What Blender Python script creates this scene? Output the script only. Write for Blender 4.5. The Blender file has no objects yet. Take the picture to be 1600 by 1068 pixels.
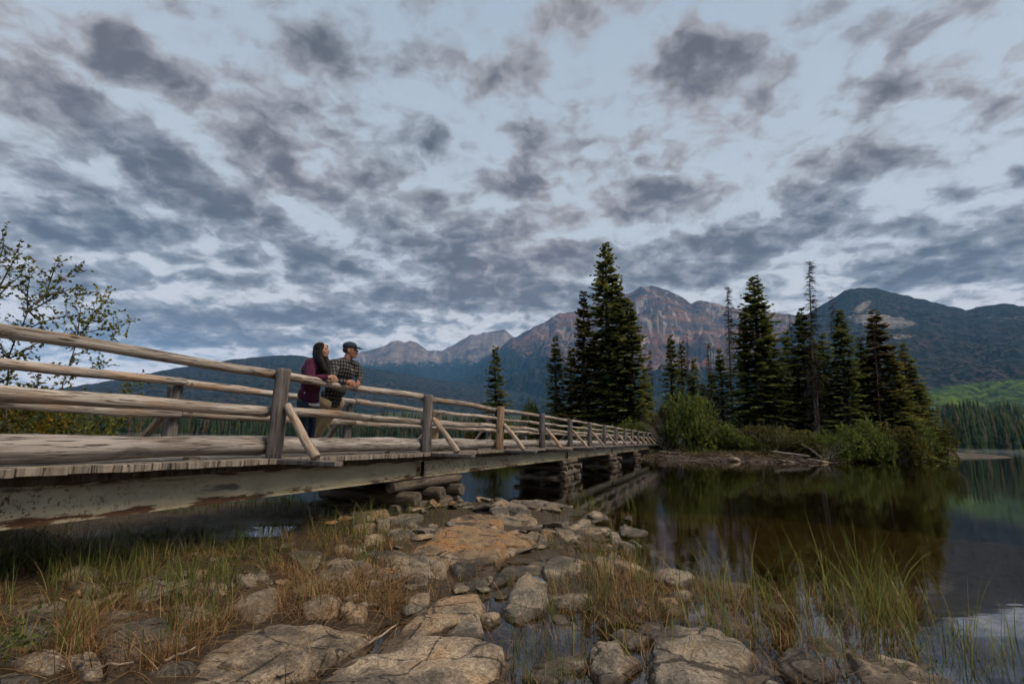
import bpy, bmesh, math, random
import numpy as np
from mathutils import Vector, Matrix, noise as mnoise

random.seed(7)
rng = np.random.default_rng(11)
scene = bpy.context.scene
COL = scene.collection

# ------------------------------------------------------------------ camera
FPX = 768.0
PITCH = math.radians(11.3)
ROLL = math.atan(0.019)
EYE = 1.35
cF = np.array([0, math.cos(PITCH), math.sin(PITCH)])
cR0 = np.array([1.0, 0, 0])
cU0 = np.array([0, -math.sin(PITCH), math.cos(PITCH)])
cR = math.cos(ROLL) * cR0 + math.sin(ROLL) * cU0
cU = -math.sin(ROLL) * cR0 + math.cos(ROLL) * cU0
cC = np.array([0, 0, EYE])
cam_data = bpy.data.cameras.new('camera')
cam_data.sensor_width = 36.0
cam_data.lens = 36.0 * FPX / 1600.0
cam_data.clip_start = 0.05
cam_data.clip_end = 60000
cam = bpy.data.objects.new('camera', cam_data)
COL.objects.link(cam)
cam.matrix_world = Matrix(((cR[0], cU[0], -cF[0], 0), (cR[1], cU[1], -cF[1], 0), (cR[2], cU[2], -cF[2], EYE), (0, 0, 0, 1)))
scene.camera = cam

# survey helpers: turn a direction measured in the photograph into a place in the world
def ray(x, y):
    return cF + cR * (x - 800) / FPX + cU * (534 - y) / FPX
def atz(x, y, z=0.0):
    r = ray(x, y); return cC + r * ((z - EYE) / r[2])
def atY(x, y, Y):
    r = ray(x, y); return cC + r * (Y / r[1])
def proj(P):
    v = np.asarray(P, float) - cC
    z = v @ cF
    return 800 + FPX * (v @ cR) / z, 534 - FPX * (v @ cU) / z

# ------------------------------------------------------------------ node helper
class NT:
    def __init__(s, tree):
        s.t = tree; s.n = tree.nodes; s.l = tree.links; s.n.clear()
    def add(s, kind, **kw):
        nd = s.n.new(kind)
        ins = kw.pop('i', {})
        for k, v in kw.items(): setattr(nd, k, v)
        for k, v in ins.items():
            sock = nd.inputs[k]
            if hasattr(v, 'is_output') or isinstance(v, bpy.types.NodeSocket): s.l.new(v, sock)
            else: sock.default_value = v
        return nd
    def math(s, op, a, b=None, clamp=False):
        nd = s.n.new('ShaderNodeMath'); nd.operation = op; nd.use_clamp = clamp
        for k, v in enumerate((a, b)):
            if v is None: continue
            if isinstance(v, bpy.types.NodeSocket): s.l.new(v, nd.inputs[k])
            else: nd.inputs[k].default_value = v
        return nd.outputs[0]
    def mix(s, fac, a, b, mode='MIX'):
        nd = s.n.new('ShaderNodeMix'); nd.data_type = 'RGBA'; nd.blend_type = mode
        for k, v in ((0, fac), (6, a), (7, b)):
            if isinstance(v, bpy.types.NodeSocket): s.l.new(v, nd.inputs[k])
            else:
                nd.inputs[k].default_value = v if k == 0 else (tuple(v) + (1,) if len(v) == 3 else v)
        return nd.outputs[2]
    def ramp(s, fac, stops, interp='LINEAR'):
        nd = s.n.new('ShaderNodeValToRGB'); cr = nd.color_ramp; cr.interpolation = interp
        while len(cr.elements) > 1: cr.elements.remove(cr.elements[-1])
        for k, (p, c) in enumerate(stops):
            e = cr.elements[0] if k == 0 else cr.elements.new(p)
            e.position = p
            e.color = (c, c, c, 1) if not hasattr(c, '__len__') else (tuple(c) + (1,))
        s.l.new(fac, nd.inputs[0])
        return nd.outputs[0]
    def noise(s, vec, scale, detail=4, rough=.55, dist=0.0, out=0, ntype='FBM'):
        nd = s.n.new('ShaderNodeTexNoise'); nd.noise_type = ntype
        nd.inputs['Scale'].default_value = scale; nd.inputs['Detail'].default_value = detail
        nd.inputs['Roughness'].default_value = rough; nd.inputs['Distortion'].default_value = dist
        if vec is not None: s.l.new(vec, nd.inputs['Vector'])
        return nd.outputs[out]
    def maprange(s, v, a, b, c=0.0, d=1.0, smooth=True):
        nd = s.n.new('ShaderNodeMapRange')
        nd.interpolation_type = 'SMOOTHSTEP' if smooth else 'LINEAR'
        s.l.new(v, nd.inputs[0])
        for k, q in zip((1, 2, 3, 4), (a, b, c, d)): nd.inputs[k].default_value = q
        return nd.outputs[0]
    def mapping(s, vec, loc=(0, 0, 0), rot=(0, 0, 0), scale=(1, 1, 1), vt='POINT'):
        nd = s.n.new('ShaderNodeMapping'); nd.vector_type = vt
        s.l.new(vec, nd.inputs[0])
        nd.inputs[1].default_value = loc; nd.inputs[2].default_value = rot; nd.inputs[3].default_value = scale
        return nd.outputs[0]

# ------------------------------------------------------------------ world: dawn sky behind broken cloud
SUN_AZ = math.radians(112)      # clockwise from +Y: low behind the camera's right shoulder
SUN_EL = math.radians(53)
world = bpy.data.worlds.new('World'); scene.world = world; world.use_nodes = True
w = NT(world.node_tree)
tc = w.add('ShaderNodeTexCoord')
D = tc.outputs['Generated']
sky = w.add('ShaderNodeTexSky', sky_type='NISHITA', sun_disc=False, sun_elevation=SUN_EL, sun_rotation=SUN_AZ,
            altitude=1200, air_density=1.0, dust_density=1.2, ozone_density=2.0)
sep = w.add('ShaderNodeSeparateXYZ', i={0: D})
zpos = w.math('MAXIMUM', sep.outputs[2], 0.0)
den = w.math('ADD', zpos, 0.27)
px_ = w.math('DIVIDE', sep.outputs[0], den)
py_ = w.math('DIVIDE', sep.outputs[1], den)
plane = w.add('ShaderNodeCombineXYZ', i={0: px_, 1: py_, 2: 0.0}).outputs[0]
def cloud_pt(x, y):
    r = ray(x, y); r = r / np.linalg.norm(r)
    return np.array([r[0], r[1]]) / (max(r[2], 0) + 0.27)
# ragged edges: the cloud deck's own coordinates are pushed about by turbulence
wn1 = w.noise(plane, 7.5, 3, .62, out=1)
wv = w.add('ShaderNodeVectorMath', operation='SUBTRACT', i={0: wn1, 1: (.5, .5, .5)}).outputs[0]
wv = w.add('ShaderNodeVectorMath', operation='MULTIPLY', i={0: wv, 1: (.085, .085, 0.0)}).outputs[0]
wp = w.add('ShaderNodeVectorMath', operation='ADD', i={0: plane, 1: wv}).outputs[0]
CLOUDS = [  # where the larger cloud masses stand: centre, half axes, tilt, thickness
    (110, 65, 120, 42, 20, .95), (200, 95, 50, 34, 30, .6), (85, 170, 105, 46, 32, 1.1), (405, 188, 84, 46, 3, 1.1), (288, 130, 42, 30, 25, .75),
    (265, 268, 70, 42, 35, 1.05), (330, 318, 110, 36, 24, 1.1), (410, 268, 66, 26, 22, .95), (500, 305, 40, 26, 15, .8), (560, 288, 52, 24, -8, 1.05),
    (470, 55, 80, 40, 35, .55), (510, 95, 60, 40, 30, .5), (672, 92, 44, 40, 0, .7), (815, 275, 50, 38, 0, .95), (560, 225, 50, 26, 20, .55), (640, 220, 52, 30, 0, .6),
    (1115, 112, 90, 48, -8, 1.1), (1215, 142, 48, 26, -40, .6), (1395, 132, 74, 24, -8, .9), (1430, 60, 50, 16, -32, .5), (1530, 110, 70, 26, -28, .5),
    (1365, 245, 84, 28, -8, 1.05), (1278, 305, 58, 28, 0, 1.05), (1265, 250, 26, 16, -20, .6), (1020, 312, 82, 34, -8, 1.1), (1040, 245, 36, 20, -10, .8), (1080, 95, 60, 40, -30, .5),
    (1195, 370, 105, 24, -5, 1.1), (1070, 415, 90, 32, -4, 1.1), (1160, 405, 60, 20, 0, .8), (1420, 356, 46, 15, -8, .95), (1540, 398, 130, 40, -8, 1.3), (1420, 425, 110, 26, -3, 1.0),
    (1485, 310, 46, 9, -14, .7), (1594, 268, 24, 20, 0, .8), (140, 300, 90, 22, 12, .85), (90, 340, 80, 22, 8, .85), (60, 375, 90, 24, 4, .85), (160, 362, 70, 26, 6, .9),
    (480, 390, 40, 22, -10, .8), (520, 420, 60, 20, -4, .8), (600, 350, 50, 24, 15, .8), (660, 318, 34, 22, 0, .7), (740, 372, 84, 32, -6, .95), (800, 420, 70, 24, 0, .85), (700, 420, 60, 24, 0, .8),
    (640, 470, 120, 20, 0, .75), (770, 462, 110, 20, 0, .8), (870, 340, 44, 18, 0, .6), (820, 215, 34, 18, 0, .6), (900, 195, 30, 30, 60, .55), (800, 128, 50, 22, -10, .6), (830, 60, 34, 50, 10, .35), (952, 222, 40, 16, 0, .65), (975, 165, 36, 18, 0, .5), (960, 100, 34, 26, 0, .4),
    (905, 400, 66, 24, 0, .85), (240, 352, 60, 18, 12, .75), (388, 403, 36, 13, 0, .95), (330, 437, 66, 12, 2, .85), (290, 400, 40, 11, 0, .7),
    (450, 490, 110, 16, 0, .75), (250, 500, 130, 22, 0, .7), (120, 440, 100, 26, 0, .7), (350, 530, 180, 14, 0, .65), (880, 468, 110, 22, 0, .85), (560, 505, 100, 14, 0, .6), (30, 250, 60, 16, 24, .6), (1310, 390, 60, 9, -3, .5),
    (930, 15, 100, 30, 0, .35), (300, 10, 60, 20, 10, .5), (690, 345, 230, 130, 0, .12), (250, 400, 330, 110, 5, .12), (800, 450, 300, 60, 0, .2), (300, 520, 400, 34, 0, .35),
]
rows = []
for (bx, by, ax, ay, ang, wt) in CLOUDS:
    c = cloud_pt(bx, by)
    ca, sa = math.cos(math.radians(ang)), math.sin(math.radians(ang))
    u = cloud_pt(bx + ax * ca * .5, by + ax * sa * .5) - cloud_pt(bx - ax * ca * .5, by - ax * sa * .5)
    v = cloud_pt(bx - ay * sa * .5, by + ay * ca * .5) - cloud_pt(bx + ay * sa * .5, by - ay * ca * .5)
    M = np.linalg.inv(np.column_stack([u, v]) * 1.15)
    k = -M @ c
    rows.append((M[0, 0], M[0, 1], k[0], M[1, 0], M[1, 1], k[1], wt))
while len(rows) % 3: rows.append((0, 0, 9, 0, 0, 9, 0))
rows = np.array(rows)
swp = w.add('ShaderNodeSeparateXYZ', i={0: wp})
vX = w.add('ShaderNodeCombineXYZ', i={0: swp.outputs[0], 1: swp.outputs[0], 2: swp.outputs[0]}).outputs[0]
vY = w.add('ShaderNodeCombineXYZ', i={0: swp.outputs[1], 1: swp.outputs[1], 2: swp.outputs[1]}).outputs[0]
def vm(op, *a):
    return w.add('ShaderNodeVectorMath', operation=op, i={k: q for k, q in enumerate(a)}).outputs[0]
acc = None
for g in range(0, len(rows), 3):      # three clouds at a time
    col = lambda j: tuple(rows[g:g + 3, j])
    ex = vm('MULTIPLY_ADD', vX, col(0), vm('MULTIPLY_ADD', vY, col(1), col(2)))
    ey = vm('MULTIPLY_ADD', vX, col(3), vm('MULTIPLY_ADD', vY, col(4), col(5)))
    q = vm('MULTIPLY_ADD', ex, ex, vm('MULTIPLY', ey, ey))
    b = vm('MAXIMUM', vm('MULTIPLY_ADD', q, tuple(-.62 * rows[g:g + 3, 6]), col(6)), (0, 0, 0))
    acc = b if acc is None else vm('ADD', acc, b)
acc = w.add('ShaderNodeVectorMath', operation='DOT_PRODUCT', i={0: acc, 1: (1, 1, 1)}).outputs['Value']
blob = w.math('MINIMUM', acc, 1.15)
fine = w.noise(wp, 19.0, 5, .62)
mid = w.noise(wp, 8.0, 2, .5)
fine2 = w.noise(plane, 1.1, 2, .6)
d0 = w.math('ADD', w.math('MULTIPLY', blob, .86), w.math('MULTIPLY', w.math('SUBTRACT', fine, .5), 2.1))
d0 = w.math('ADD', d0, w.math('MULTIPLY', w.math('SUBTRACT', mid, .5), 2.5))
d0 = w.math('SUBTRACT', d0, w.maprange(sep.outputs[2], .16, .0, .13, .30))
cover = w.maprange(d0, -.26, 0.44)
thick = w.maprange(d0, 0.06, 1.20)
# clear sky seen through a thin high veil
el = w.maprange(sep.outputs[2], 0.0, 0.75, smooth=False)
veil = w.ramp(el, [(0.0, (.98, .76, .60)), (.14, (.72, .645, .60)), (.45, (.445, .475, .50)), (1.0, (.295, .355, .42))])
nis = w.mix(1.0, sky.outputs[0], (.085, .085, .085), 'MULTIPLY')
clear = w.mix(.90, nis, veil)
rim = w.mix(w.maprange(fine2, .35, .65), (.235, .25, .275), (.285, .268, .27))
core = w.mix(w.maprange(fine2, .35, .65), (.060, .060, .068), (.090, .077, .081))
low = w.maprange(sep.outputs[2], 0.26, 0.06)
core = w.mix(w.math('MULTIPLY', low, .5), core, (.115, .135, .165))
cloudc = w.mix(thick, rim, core)
final = w.mix(w.math('MULTIPLY', cover, .93), clear, cloudc)
bg = w.add('ShaderNodeBackground', i={0: final, 1: 1.0})
w.add('ShaderNodeOutputWorld', i={0: bg.outputs[0]})
world.cycles.sampling_method = 'NONE'

sun_data = bpy.data.lights.new('sun', 'SUN')
sun_data.energy = 2.3
sun_data.angle = math.radians(28)
sun_data.color = (1.0, .83, .62)
sun = bpy.data.objects.new('sun', sun_data); COL.objects.link(sun)
sdir = Vector((math.sin(SUN_AZ) * math.cos(SUN_EL), math.cos(SUN_AZ) * math.cos(SUN_EL), math.sin(SUN_EL)))
sun.rotation_euler = sdir.to_track_quat('Z', 'Y').to_euler()

scene.view_settings.view_transform = 'Standard'
scene.view_settings.look = 'None'
scene.view_settings.exposure = 0.58
scene.view_settings.gamma = 1.0
scene.view_settings.use_curve_mapping = False
scene.cycles.use_denoising = True
scene.cycles.use_adaptive_sampling = True
scene.cycles.adaptive_threshold = .03
scene.cycles.adaptive_min_samples = 8
scene.cycles.max_bounces = 6
scene.cycles.diffuse_bounces = 2
scene.cycles.glossy_bounces = 3
scene.cycles.transmission_bounces = 4
scene.cycles.transparent_max_bounces = 12
scene.cycles.volume_bounces = 1
scene.cycles.caustics_reflective = False
scene.cycles.caustics_refractive = False

# ------------------------------------------------------------------ mesh helpers
def new_obj(name, mesh, parent=None, mat=None, smooth=False):
    o = bpy.data.objects.new(name, mesh); COL.objects.link(o)
    if parent is not None: o.parent = parent
    if mat is not None:
        mesh.materials.clear()
        for m in (mat if isinstance(mat, (list, tuple)) else [mat]): mesh.materials.append(m)
    if smooth: mesh.polygons.foreach_set('use_smooth', np.ones(len(mesh.polygons), bool))
    return o
def mesh_py(name, verts, faces):
    me = bpy.data.meshes.new(name)
    me.from_pydata([tuple(v) for v in verts], [], faces)
    me.update(); return me
def mesh_np(name, verts, faces):
    """verts Nx3, faces MxK (all faces with K corners)"""
    verts = np.ascontiguousarray(verts, np.float32); faces = np.ascontiguousarray(faces, np.int32)
    me = bpy.data.meshes.new(name)
    m, k = faces.shape
    me.vertices.add(len(verts)); me.vertices.foreach_set('co', verts.ravel())
    me.loops.add(m * k); me.loops.foreach_set('vertex_index', faces.ravel())
    me.polygons.add(m)
    me.polygons.foreach_set('loop_start', np.arange(0, m * k, k, dtype=np.int32))
    try: me.polygons.foreach_set('loop_total', np.full(m, k, np.int32))
    except Exception: pass
    me.update(calc_edges=True); me.validate()
    return me
def attr_f(me, name, vals):
    a = me.attributes.new(name, 'FLOAT', 'POINT'); a.data.foreach_set('value', np.ascontiguousarray(vals, np.float32))
def empty(name, loc):
    o = bpy.data.objects.new(name, None); COL.objects.link(o); o.location = tuple(loc); o.empty_display_size = .2
    return o
def tag(o, label=None, cat=None, group=None, kind=None):
    if label: o['label'] = label
    if cat: o['category'] = cat
    if group: o['group'] = group
    if kind: o['kind'] = kind
    return o
def grid_faces(nu, nv, wrap_u=False):
    i = np.arange(nu if wrap_u else nu - 1); j = np.arange(nv - 1)
    I, J = np.meshgrid(i, j, indexing='ij')
    I2 = (I + 1) % nu
    return np.stack([I * nv + J, I2 * nv + J, I2 * nv + J + 1, I * nv + J + 1], -1).reshape(-1, 4)
# lattice value noise, vectorised
_perm = np.random.default_rng(5).random((256, 256))
def vnoise(x, y):
    xi = np.floor(x).astype(int); yi = np.floor(y).astype(int)
    fx = x - xi; fy = y - yi
    fx = fx * fx * (3 - 2 * fx); fy = fy * fy * (3 - 2 * fy)
    a = _perm[xi & 255, yi & 255]; b = _perm[(xi + 1) & 255, yi & 255]
    c = _perm[xi & 255, (yi + 1) & 255]; e = _perm[(xi + 1) & 255, (yi + 1) & 255]
    return (a * (1 - fx) + b * fx) * (1 - fy) + (c * (1 - fx) + e * fx) * fy
def fbm(x, y, oct=5, gain=.5, lac=2.03):
    s = 0; a = 1; tot = 0
    for k in range(oct):
        s = s + a * vnoise(x + k * 17.3, y - k * 9.1); tot += a; a *= gain; x = x * lac; y = y * lac
    return s / tot
def ridged(x, y, oct=5, gain=.55):
    s = 0; a = 1; tot = 0
    for k in range(oct):
        s = s + a * (1 - np.abs(2 * vnoise(x + k * 31.7, y + k * 11.9) - 1)); tot += a; a *= gain; x = x * 2.07; y = y * 2.07
    return s / tot
def sstep(a, b, x):
    t = np.clip((x - a) / (b - a), 0, 1); return t * t * (3 - 2 * t)

def new_mat(name):
    m = bpy.data.materials.new(name); m.use_nodes = True
    return m, NT(m.node_tree)
def finish(t, color, rough=.85, normal=None, spec=.25, extra=None):
    b = t.add('ShaderNodeBsdfPrincipled', i={'Base Color': color if isinstance(color, bpy.types.NodeSocket) else tuple(color) + (1,)})
    if isinstance(rough, bpy.types.NodeSocket): t.l.new(rough, b.inputs['Roughness'])
    else: b.inputs['Roughness'].default_value = rough
    b.inputs['Specular IOR Level'].default_value = spec
    if normal is not None: t.l.new(normal, b.inputs['Normal'])
    t.add('ShaderNodeOutputMaterial', i={0: b.outputs[0]})
    return b
def bump(t, h, strength=.4, dist=.02):
    return t.add('ShaderNodeBump', i={'Height': h, 'Strength': strength, 'Distance': dist}).outputs[0]
# ------------------------------------------------------------------ ground, lake, far country
GROUND_PTS = [(0,1060,.10),(100,1000,.10),(200,950,.08),(300,900,.10),(100,900,.10),(0,880,.05),(250,1040,.06),(420,1000,.05),
 (500,950,.08),(560,900,.08),(470,870,.06),(380,870,.04),(410,832,-.03),(432,826,-.03),(375,846,.04),(330,830,.05),(200,850,.02),(500,830,.10),
 (600,800,.13),(650,785,.14),(600,860,.10),(700,850,.10),(700,800,.12),(760,795,.09),(820,800,.06),(900,830,.03),(950,850,-.01),
 (1000,815,-.06),(900,782,-.06),(860,774,-.03),(700,775,.05),(650,900,.06),(720,910,.03),(780,905,-.005),(820,965,-.05),(860,990,-.05),
 (905,930,-.01),(950,900,.03),(980,960,.02),(850,1040,-.04),(900,1060,-.03),(1000,1000,-.01),(640,990,.0),(600,1060,.05),(720,1060,.05),
 (1050,920,.0),(1090,950,-.01),(1100,1050,-.03),(1200,980,-.05),(1200,1050,-.05),(1100,880,-.10),(1050,845,-.18),(1200,900,-.10),(1300,900,-.10),
 (1300,960,-.05),(1400,950,-.06),(1500,980,-.12),(1590,1050,-.15),(1400,1050,-.06),(1590,920,-.3),(1450,880,-.28),(1250,840,-.35),
 (1100,800,-.5),(1400,800,-.8),(1600,830,-.9),(950,770,-.45),(1000,760,-.7),(850,757,-.5),(760,768,-.15),(725,748,-.6),
 (300,790,.22),(400,790,.16),(480,800,.13),(440,800,.13),(380,802,.15),(520,790,.10),(300,812,.12),(200,815,.14),(100,822,.12),(0,838,.10),(240,835,.08),(120,860,.08),(100,800,.25),(450,778,-.04),(550,772,.02),(600,760,-.3),(480,766,-.25),(350,770,.05),(100,840,.02),(0,770,.35),(200,765,.25),
 (780,775,.04),(850,785,.02),(620,775,.08)]
_gp = np.array([[*atz(x, y, 0.0)[:2], h] for x, y, h in GROUND_PTS])
_gq = np.column_stack([np.log(np.hypot(_gp[:, 0], _gp[:, 1])), np.arctan2(_gp[:, 0], _gp[:, 1]) * 1.3])

ISLAND = np.array([atz(*p)[:2] for p in [(1014,716),(1060,718.5),(1130,720),(1200,721.5),(1290,722),(1370,721),(1440,717.5),(1492,712.5)]]
                  + [(92, 92), (100, 118), (70, 135), (20, 130), (-12, 112), (-11, 84), (-5, 74), (3, 66), (8, 54), (10.5, 47)])
def poly_sd(P, X, Y):
    """signed distance to a polygon, positive inside"""
    dmin = np.full(X.shape, 1e9); inside = np.zeros(X.shape, bool)
    for k in range(len(P)):
        a = P[k]; b = P[(k + 1) % len(P)]
        ex, ey = b - a
        t = np.clip(((X - a[0]) * ex + (Y - a[1]) * ey) / (ex * ex + ey * ey), 0, 1)
        dmin = np.minimum(dmin, np.hypot(X - a[0] - t * ex, Y - a[1] - t * ey))
        c = ((a[1] > Y) != (b[1] > Y)) & (X < (b[0] - a[0]) * (Y - a[1]) / (b[1] - a[1] + 1e-12) + a[0])
        inside ^= c
    return np.where(inside, dmin, -dmin)
def shore_r(az):
    azd = np.degrees(az)
    base = np.interp(azd, [-180, -100, -60, -45, -28, -12, 0, 30, 40, 46, 60, 100, 180], [60, 90, 300, 390, 390, 420, 440, 420, 390, 440, 400, 120, 60])
    return base * (1 + .05 * np.sin(azd * .7) + .03 * np.sin(azd * 2.3 + 1))
def ground_h(X, Y):
    X = np.asarray(X, float); Y = np.asarray(Y, float)
    sh = X.shape; X = X.ravel(); Y = Y.ravel()
    r = np.hypot(X, Y); az = np.arctan2(X, Y)
    q = np.column_stack([np.log(np.maximum(r, .3)), az * 1.3])
    near = np.zeros(len(X)); m = r < 40
    if m.any():
        dq = ((q[m][:, None, :] - _gq[None]) ** 2).sum(-1) + 2e-4
        wt = 1 / dq ** 2
        near[m] = (wt * _gp[:, 2]).sum(1) / wt.sum(1)
    fine = (fbm(X * 1.7 + 40, Y * 1.7, 4) - .5) * .10 + (fbm(X * 7, Y * 7 + 9, 3) - .5) * .035
    near = near + fine
    bed = -1.3 - .4 * fbm(X * .1, Y * .1, 3)
    azd = np.degrees(az)
    # bank to the left behind the bridge and the shore behind the camera
    lb = sstep(-39, -47, azd) * sstep(17, 12, r) * sstep(5, 8, r)
    back = sstep(62, 95, np.abs(azd))
    h = near * sstep(15, 10.5, r) + bed * (1 - sstep(15, 10.5, r))
    bankh = .42 + (fbm(X * .6, Y * .6, 3) - .5) * .3
    h = h * (1 - lb) + bankh * lb
    h = h * (1 - back * sstep(60, 40, r)) + (.25 + fine) * back * sstep(60, 40, r)
    sd = poly_sd(ISLAND, X, Y) + (fbm(X * .35, Y * .35, 3) - .5) * 2.2
    isl = np.interp(sd, [-8, -1.5, 0, .8, 3, 8, 30], [-1.6, -.25, .02, .22, .45, .8, 1.3]) + (fbm(X * .9, Y * .9, 3) - .5) * .12
    h = np.where(r > 22, np.maximum(h, isl), h)
    R = shore_r(az)
    s = r - R
    far = np.interp(s, [-60, -5, 0, 6, 60, 400, 1500, 9000], [-3, -.4, 0, .5, 4, 40, 70, 120]) + (fbm(X * .01, Y * .01, 4) - .5) * np.clip(s, 0, 300) * .06
    h = np.where(r > 45, np.maximum(h, far), h)
    return h.reshape(sh)
def gz(x, y):
    return float(ground_h(np.array([x]), np.array([y]))[0])

NR, NA = 300, 760
rad = np.concatenate([np.geomspace(.5, 130, 250), np.geomspace(135, 10500, NR - 250)])
# finer spacing inside the view, coarse behind
av = np.concatenate([np.linspace(-62, 62, 640), np.linspace(63, 297, NA - 640)])
A, Rr = np.meshgrid(np.radians(av), rad, indexing='ij')
GX, GY = Rr * np.sin(A), Rr * np.cos(A)
GH = ground_h(GX, GY)
gm = mesh_np('ground', np.stack([GX, GY, GH], -1).reshape(-1, 3), grid_faces(NA, NR, True))
zone = np.where(Rr < 22, 0.0, np.where(Rr < 150, 1.0, 2.0))
attr_f(gm, 'zone', zone.ravel())

def mat_ground():
    m, t = new_mat('shore_soil')
    P = t.add('ShaderNodeNewGeometry').outputs['Position']
    z = t.add('ShaderNodeSeparateXYZ', i={0: P}).outputs[2]
    zn = t.add('ShaderNodeAttribute', attribute_name='zone').outputs['Fac']
    n1 = t.noise(P, 1.3, 6, .6); n2 = t.noise(P, 14, 5, .65); n3 = t.noise(P, 55, 3, .6)
    mud = t.ramp(n2, [(.28, (.012, .008, .005)), (.46, (.032, .021, .013)), (.60, (.070, .045, .026)), (.76, (.15, .10, .06))])
    mud = t.mix(t.maprange(n1, .40, .62), mud, t.mix(t.maprange(n3, .4, .6), (.020, .015, .009), (.085, .058, .030)))
    # lake bed: brown silt with paler stones showing
    vor = t.add('ShaderNodeTexVoronoi', i={'Vector': P, 'Scale': 4.5})
    bed = t.mix(t.maprange(vor.outputs['Distance'], .1, .45), (.27, .20, .105), (.11, .08, .042))
    bed = t.mix(t.maprange(n1, .42, .58), bed, (.15, .112, .055))
    near = t.mix(t.maprange(z, -.02, -.22), mud, bed)
    isl = t.ramp(n2, [(.3, (.025, .017, .012)), (.5, (.065, .045, .034)), (.62, (.12, .09, .07)), (.8, (.20, .16, .13))])
    grassy = t.mix(n2, (.035, .04, .012), (.11, .10, .03))
    isl = t.mix(t.maprange(z, .38, .62), isl, grassy)
    isl = t.mix(t.maprange(z, -.05, -.4), isl, (.03, .025, .014))
    shore = t.mix(n1, (.085, .065, .03), (.03, .036, .016))
    fl = t.noise(P, .03, 5)
    farc = t.mix(t.maprange(z, .8, 3.0), shore, t.mix(fl, (.018, .028, .016), (.035, .045, .02)))
    c = t.mix(t.maprange(zn, .4, .6), near, isl)
    c = t.mix(t.maprange(zn, 1.4, 1.6), c, farc)
    wet = t.maprange(z, .07, -.01, .9, .45)
    h = t.math('ADD', n2, t.math('MULTIPLY', n3, .4))
    finish(t, c, wet, bump(t, h, .7, .04), .3)
    return m
ground = new_obj('ground', gm, mat=mat_ground(), smooth=True)
tag(ground, 'brown muddy shore and lake bed running on to the far valley', 'ground', kind='structure')

# ---- the lake
def mat_water():
    m, t = new_mat('lake_water')
    P = t.add('ShaderNodeNewGeometry').outputs['Position']
    Pm = t.mapping(P, scale=(1, 1.0, 1))
    big = t.noise(t.mapping(P, scale=(.55, 2.2, 1)), .9, 4, .55)
    sm = t.noise(t.mapping(P, rot=(0, 0, .5), scale=(1.0, 3.0, 1)), 3.2, 3, .5)
    h = t.math('ADD', big, t.math('MULTIPLY', sm, .25))
    nrm = bump(t, h, .040, .05)
    fr = t.add('ShaderNodeFresnel', i={'IOR': 1.8, 'Normal': nrm}).outputs[0]
    fr = t.math('MINIMUM', t.math('MULTIPLY', fr, 1.0), 1.0)
    tr = t.add('ShaderNodeBsdfTransparent', i={0: (.80, .68, .42, 1)})
    gl = t.add('ShaderNodeBsdfGlossy', i={'Color': (.95, .97, 1, 1), 'Roughness': .025, 'Normal': nrm})
    mx = t.add('ShaderNodeMixShader', i={0: fr, 1: tr.outputs[0], 2: gl.outputs[0]})
    t.add('ShaderNodeOutputMaterial', i={0: mx.outputs[0]})
    return m
ang = np.linspace(0, 2 * np.pi, 97)[:-1]
wr = np.array([0.02, 3, 12, 60, 300, 1400.0])
WA, WR = np.meshgrid(ang, wr, indexing='ij')
wm = mesh_np('lake', np.stack([WR * np.sin(WA), WR * np.cos(WA), 0 * WR], -1).reshape(-1, 3), grid_faces(96, len(wr), True))
lake = new_obj('lake_water', wm, mat=mat_water())
tag(lake, 'still dark lake reflecting the island trees and sky', 'lake', kind='structure')

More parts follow.
